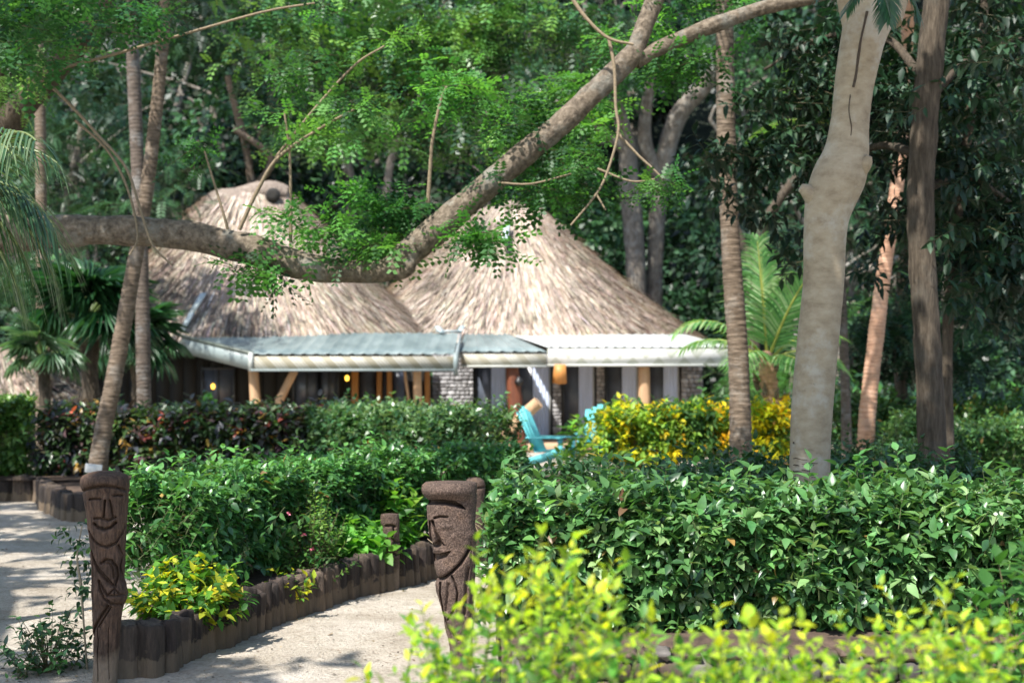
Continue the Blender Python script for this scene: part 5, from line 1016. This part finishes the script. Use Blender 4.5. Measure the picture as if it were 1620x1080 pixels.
bg_tree('large old tree with thick dark limbs crossing the top left corner', 20, 19, [[(-80, 780, 100, 19.5), (-70, 450, 80, 19.3), (-35, 270, 60, 19), (50, 150, 42, 18.8), (125, 70, 36, 18.5), (190, -20, 30, 18.3), (260, -160, 30, 18)], [(-40, 260, 60, 19), (-10, 140, 50, 19), (10, 20, 46, 19), (20, -160, 34, 19)], [(60, 150, 36, 18.8), (130, 60, 24, 19.4), (190, -40, 18, 19.6)]], [(60, 10, 120, 50, 60, 17.5, 1.2), (170, -20, 110, 50, 60, 17.5, 1.2), (0, 90, 60, 60, 30, 17, .8)], FG, size=.26, bark='bark_dark')
bg_tree('big grey twin-stemmed forest tree behind the right end of the thatch', 1010, 45, [[(1008, 720, 34, 45), (1006, 430, 32, 45), (996, 300, 32, 45), (990, 220, 26, 45), (960, 120, 18, 44)], [(1036, 720, 30, 45.5), (1036, 430, 26, 45.5), (1046, 290, 28, 45.3), (1070, 190, 30, 45), (1120, 130, 26, 44.5), (1170, 60, 18, 44)], [(1046, 290, 24, 45.3), (1020, 220, 22, 45), (1030, 120, 16, 44.5)], [(990, 240, 16, 45), (930, 190, 12, 44.5), (880, 160, 9, 44)]], [(1000, 60, 150, 60, 90, 43, 2), (1100, 100, 70, 60, 40, 43.5, 1.5), (900, 110, 90, 60, 50, 43, 2)], FG2, size=.55, tw=1.0)
bg_tree('slender grey tree rising between the two thatched roofs', 556, 46, [[(552, 720, 20, 46), (556, 330, 18, 46), (548, 240, 15, 46), (570, 120, 12, 46)], [(552, 260, 12, 46), (600, 190, 9, 46)]], [(560, 90, 110, 70, 70, 45, 2), (520, 180, 70, 60, 30, 45, 2)], FG2, size=.5, tw=.9)
bg_tree('dark limbed tree with arching brown branch right of the right thatch', 1180, 36, [[(1190, 720, 24, 36), (1195, 420, 22, 36), (1230, 320, 16, 35.5), (1320, 220, 12, 35)], [(1195, 430, 14, 36), (1150, 330, 12, 36), (1120, 270, 10, 36)]], [(1260, 420, 90, 60, 50, 34, 1.2), (1180, 440, 50, 40, 12, 33, .8), (1330, 260, 90, 60, 50, 34, 1)], SHADE_DK + FG2[:2], size=.34, bark='bark_dark')
bg_tree('leafy green tree at the far left behind the thin palm trunk', 100, 34, [[(110, 700, 20, 34), (100, 400, 18, 34), (130, 200, 12, 34)]], [(60, 430, 80, 70, 130, 32, 1.5), (150, 300, 120, 90, 140, 33, 1.5), (110, 200, 100, 80, 90, 33, 1.5), (240, 260, 60, 60, 50, 33, 1.0)], FG2 + [(.045, .13, .05)], size=.36, tw=.7)
bg_tree('bright green small tree between the palms right of the huts', 1250, 31, [[(1250, 720, 14, 31), (1255, 600, 12, 31), (1260, 500, 8, 31)]], [(1160, 600, 60, 40, 50, 31, 1), (1260, 590, 60, 50, 60, 31, 1), (1320, 480, 60, 60, 50, 32, 1)], [(.05, .15, .03), (.09, .22, .05)], size=.28, tw=.5)
bg_tree('shadowy tree with large leaves filling the gap behind the orange-tan palm', 1420, 26, [[(1430, 760, 22, 26), (1425, 500, 20, 26), (1440, 300, 14, 26)]], [(1400, 540, 110, 70, 90, 25, 1.5), (1550, 520, 100, 80, 90, 25, 1.5), (1440, 350, 140, 110, 140, 25.5, 1.5), (1560, 200, 110, 140, 120, 25.5, 1.5), (1380, 130, 140, 120, 130, 25.5, 1.5)], FG2 + SHADE_DK, size=.30, tpl=PIN_BIG, bark='bark_dark', tw=.6)
# far wood: rows of crowns and stems on the slope, one mass
g = Geo(); gl = Geo()
for row, (Y0, n, s_) in enumerate(((41.5, 15, 1.0), (47, 16, 1.1), (53, 16, 1.2), (60, 16, 1.35), (69, 15, 1.5), (80, 14, 1.8))):
    xs_ = np.linspace(-.48, .48, n) * Y0 * 1.05
    for x in xs_:
        x += rng.normal(0, .8); Y = Y0 + rng.normal(0, 1.2); zb_ = max(0, float(hz(x, Y))) ; H = rng.uniform(8, 12) * (.9 if row else .85)
        if row == 0 and (-10 < x < 5.5): Y += 5.5
        if row < 3 and 1.5 < x < 8 and Y < 56: continue
        tube(g, [(x, Y, zb_ - .5, .28), (x + rng.normal(0, .4), Y, zb_ + H * .5, .2), (x + rng.normal(0, .9), Y, zb_ + H, .08)], 10, 7, rough=.06, col=(.12, .11, .10))
        for q in range(3): tube(g, [(x, Y, zb_ + H * (.35 + .12 * q), .13), (x + rng.normal(0, 1.2), Y - .4, zb_ + H * (.55 + .12 * q), .08), (x + rng.normal(0, 2.2), Y - .6, zb_ + H * (.75 + .1 * q), .03)], 8, 5, col=(.14, .12, .10), caps=False)
        nc = 9
        for q in range(nc):
            c_ = np.array([x + rng.normal(0, 1.9), Y + rng.normal(0, 1.3), zb_ + H * rng.uniform(.28 if row else .2, 1.05)]); r_ = rng.uniform(.8, 1.7) * s_; m_ = int(230)
            u = rdir(m_) * rng.uniform(.45, 1, (m_, 1)) ** .5; p = c_ + u * [r_, r_, r_ * .7]; d = nrm(u + rng.normal(0, .6, (m_, 3)) + [0, 0, -.25]); nn_ = nrm(u * .5 + [0, -.15, .9] + rng.normal(0, .35, (m_, 3)))
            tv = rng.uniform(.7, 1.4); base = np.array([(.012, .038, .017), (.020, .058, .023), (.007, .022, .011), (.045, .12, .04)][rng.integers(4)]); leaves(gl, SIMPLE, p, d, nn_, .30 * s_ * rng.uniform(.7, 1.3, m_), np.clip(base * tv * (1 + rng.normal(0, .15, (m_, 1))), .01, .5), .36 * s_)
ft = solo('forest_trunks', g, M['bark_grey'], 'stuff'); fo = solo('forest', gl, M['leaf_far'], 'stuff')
# undergrowth at the foot of the wood and around the huts
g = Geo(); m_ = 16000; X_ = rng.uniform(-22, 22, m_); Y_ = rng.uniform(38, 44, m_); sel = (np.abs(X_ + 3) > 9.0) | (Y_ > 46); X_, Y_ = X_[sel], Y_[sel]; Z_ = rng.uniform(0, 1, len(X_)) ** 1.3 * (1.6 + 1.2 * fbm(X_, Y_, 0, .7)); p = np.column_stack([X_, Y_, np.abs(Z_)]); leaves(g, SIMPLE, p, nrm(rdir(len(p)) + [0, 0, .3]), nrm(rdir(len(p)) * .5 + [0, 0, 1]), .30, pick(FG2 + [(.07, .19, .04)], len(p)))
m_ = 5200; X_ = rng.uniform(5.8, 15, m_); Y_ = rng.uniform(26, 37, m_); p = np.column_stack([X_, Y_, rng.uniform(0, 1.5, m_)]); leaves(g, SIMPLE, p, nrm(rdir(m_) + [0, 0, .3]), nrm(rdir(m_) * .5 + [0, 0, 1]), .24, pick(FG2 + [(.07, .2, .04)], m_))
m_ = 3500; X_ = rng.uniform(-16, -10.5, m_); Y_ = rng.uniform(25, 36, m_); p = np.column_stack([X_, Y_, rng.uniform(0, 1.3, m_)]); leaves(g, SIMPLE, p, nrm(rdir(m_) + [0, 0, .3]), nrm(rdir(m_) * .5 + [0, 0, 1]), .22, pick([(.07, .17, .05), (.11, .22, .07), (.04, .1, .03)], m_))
m_ = 26000; X_ = rng.uniform(-1, 12, m_); Y_ = rng.uniform(47, 60, m_); p = np.column_stack([X_, Y_, hz(X_, Y_) + rng.uniform(0, 1, m_) ** 2 * (1.6 + .8 * fbm(X_, Y_, 0, .8))]); leaves(g, SIMPLE, p, nrm(rdir(m_) + [0, 0, .2]), nrm(rdir(m_) * .6 + [0, -.3, 1]), .34, pick(FG2[:2] + SHADE_DK, m_))
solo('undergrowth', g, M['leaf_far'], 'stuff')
# leaf litter and pebbles on the sand
g = Geo(); m_ = 5200; X_ = rng.uniform(-6, 4, m_); Y_ = 6 + rng.uniform(0, 1, m_) ** 1.4 * 13; p = np.column_stack([X_, Y_, gz(X_, Y_) + .006]); leaves(g, SIMPLE, p, nrm(rdir(m_) * [1, 1, .1]), nrm(rdir(m_) * .35 + [0, 0, 1]), rng.uniform(.005, .03, m_) * (1 + (rng.random(m_) < .06) * 1.0), pick([(.12, .08, .05), (.20, .14, .08), (.06, .045, .03), (.3, .22, .12)], m_)); solo('leaf_litter', g, M['twig'], 'stuff')
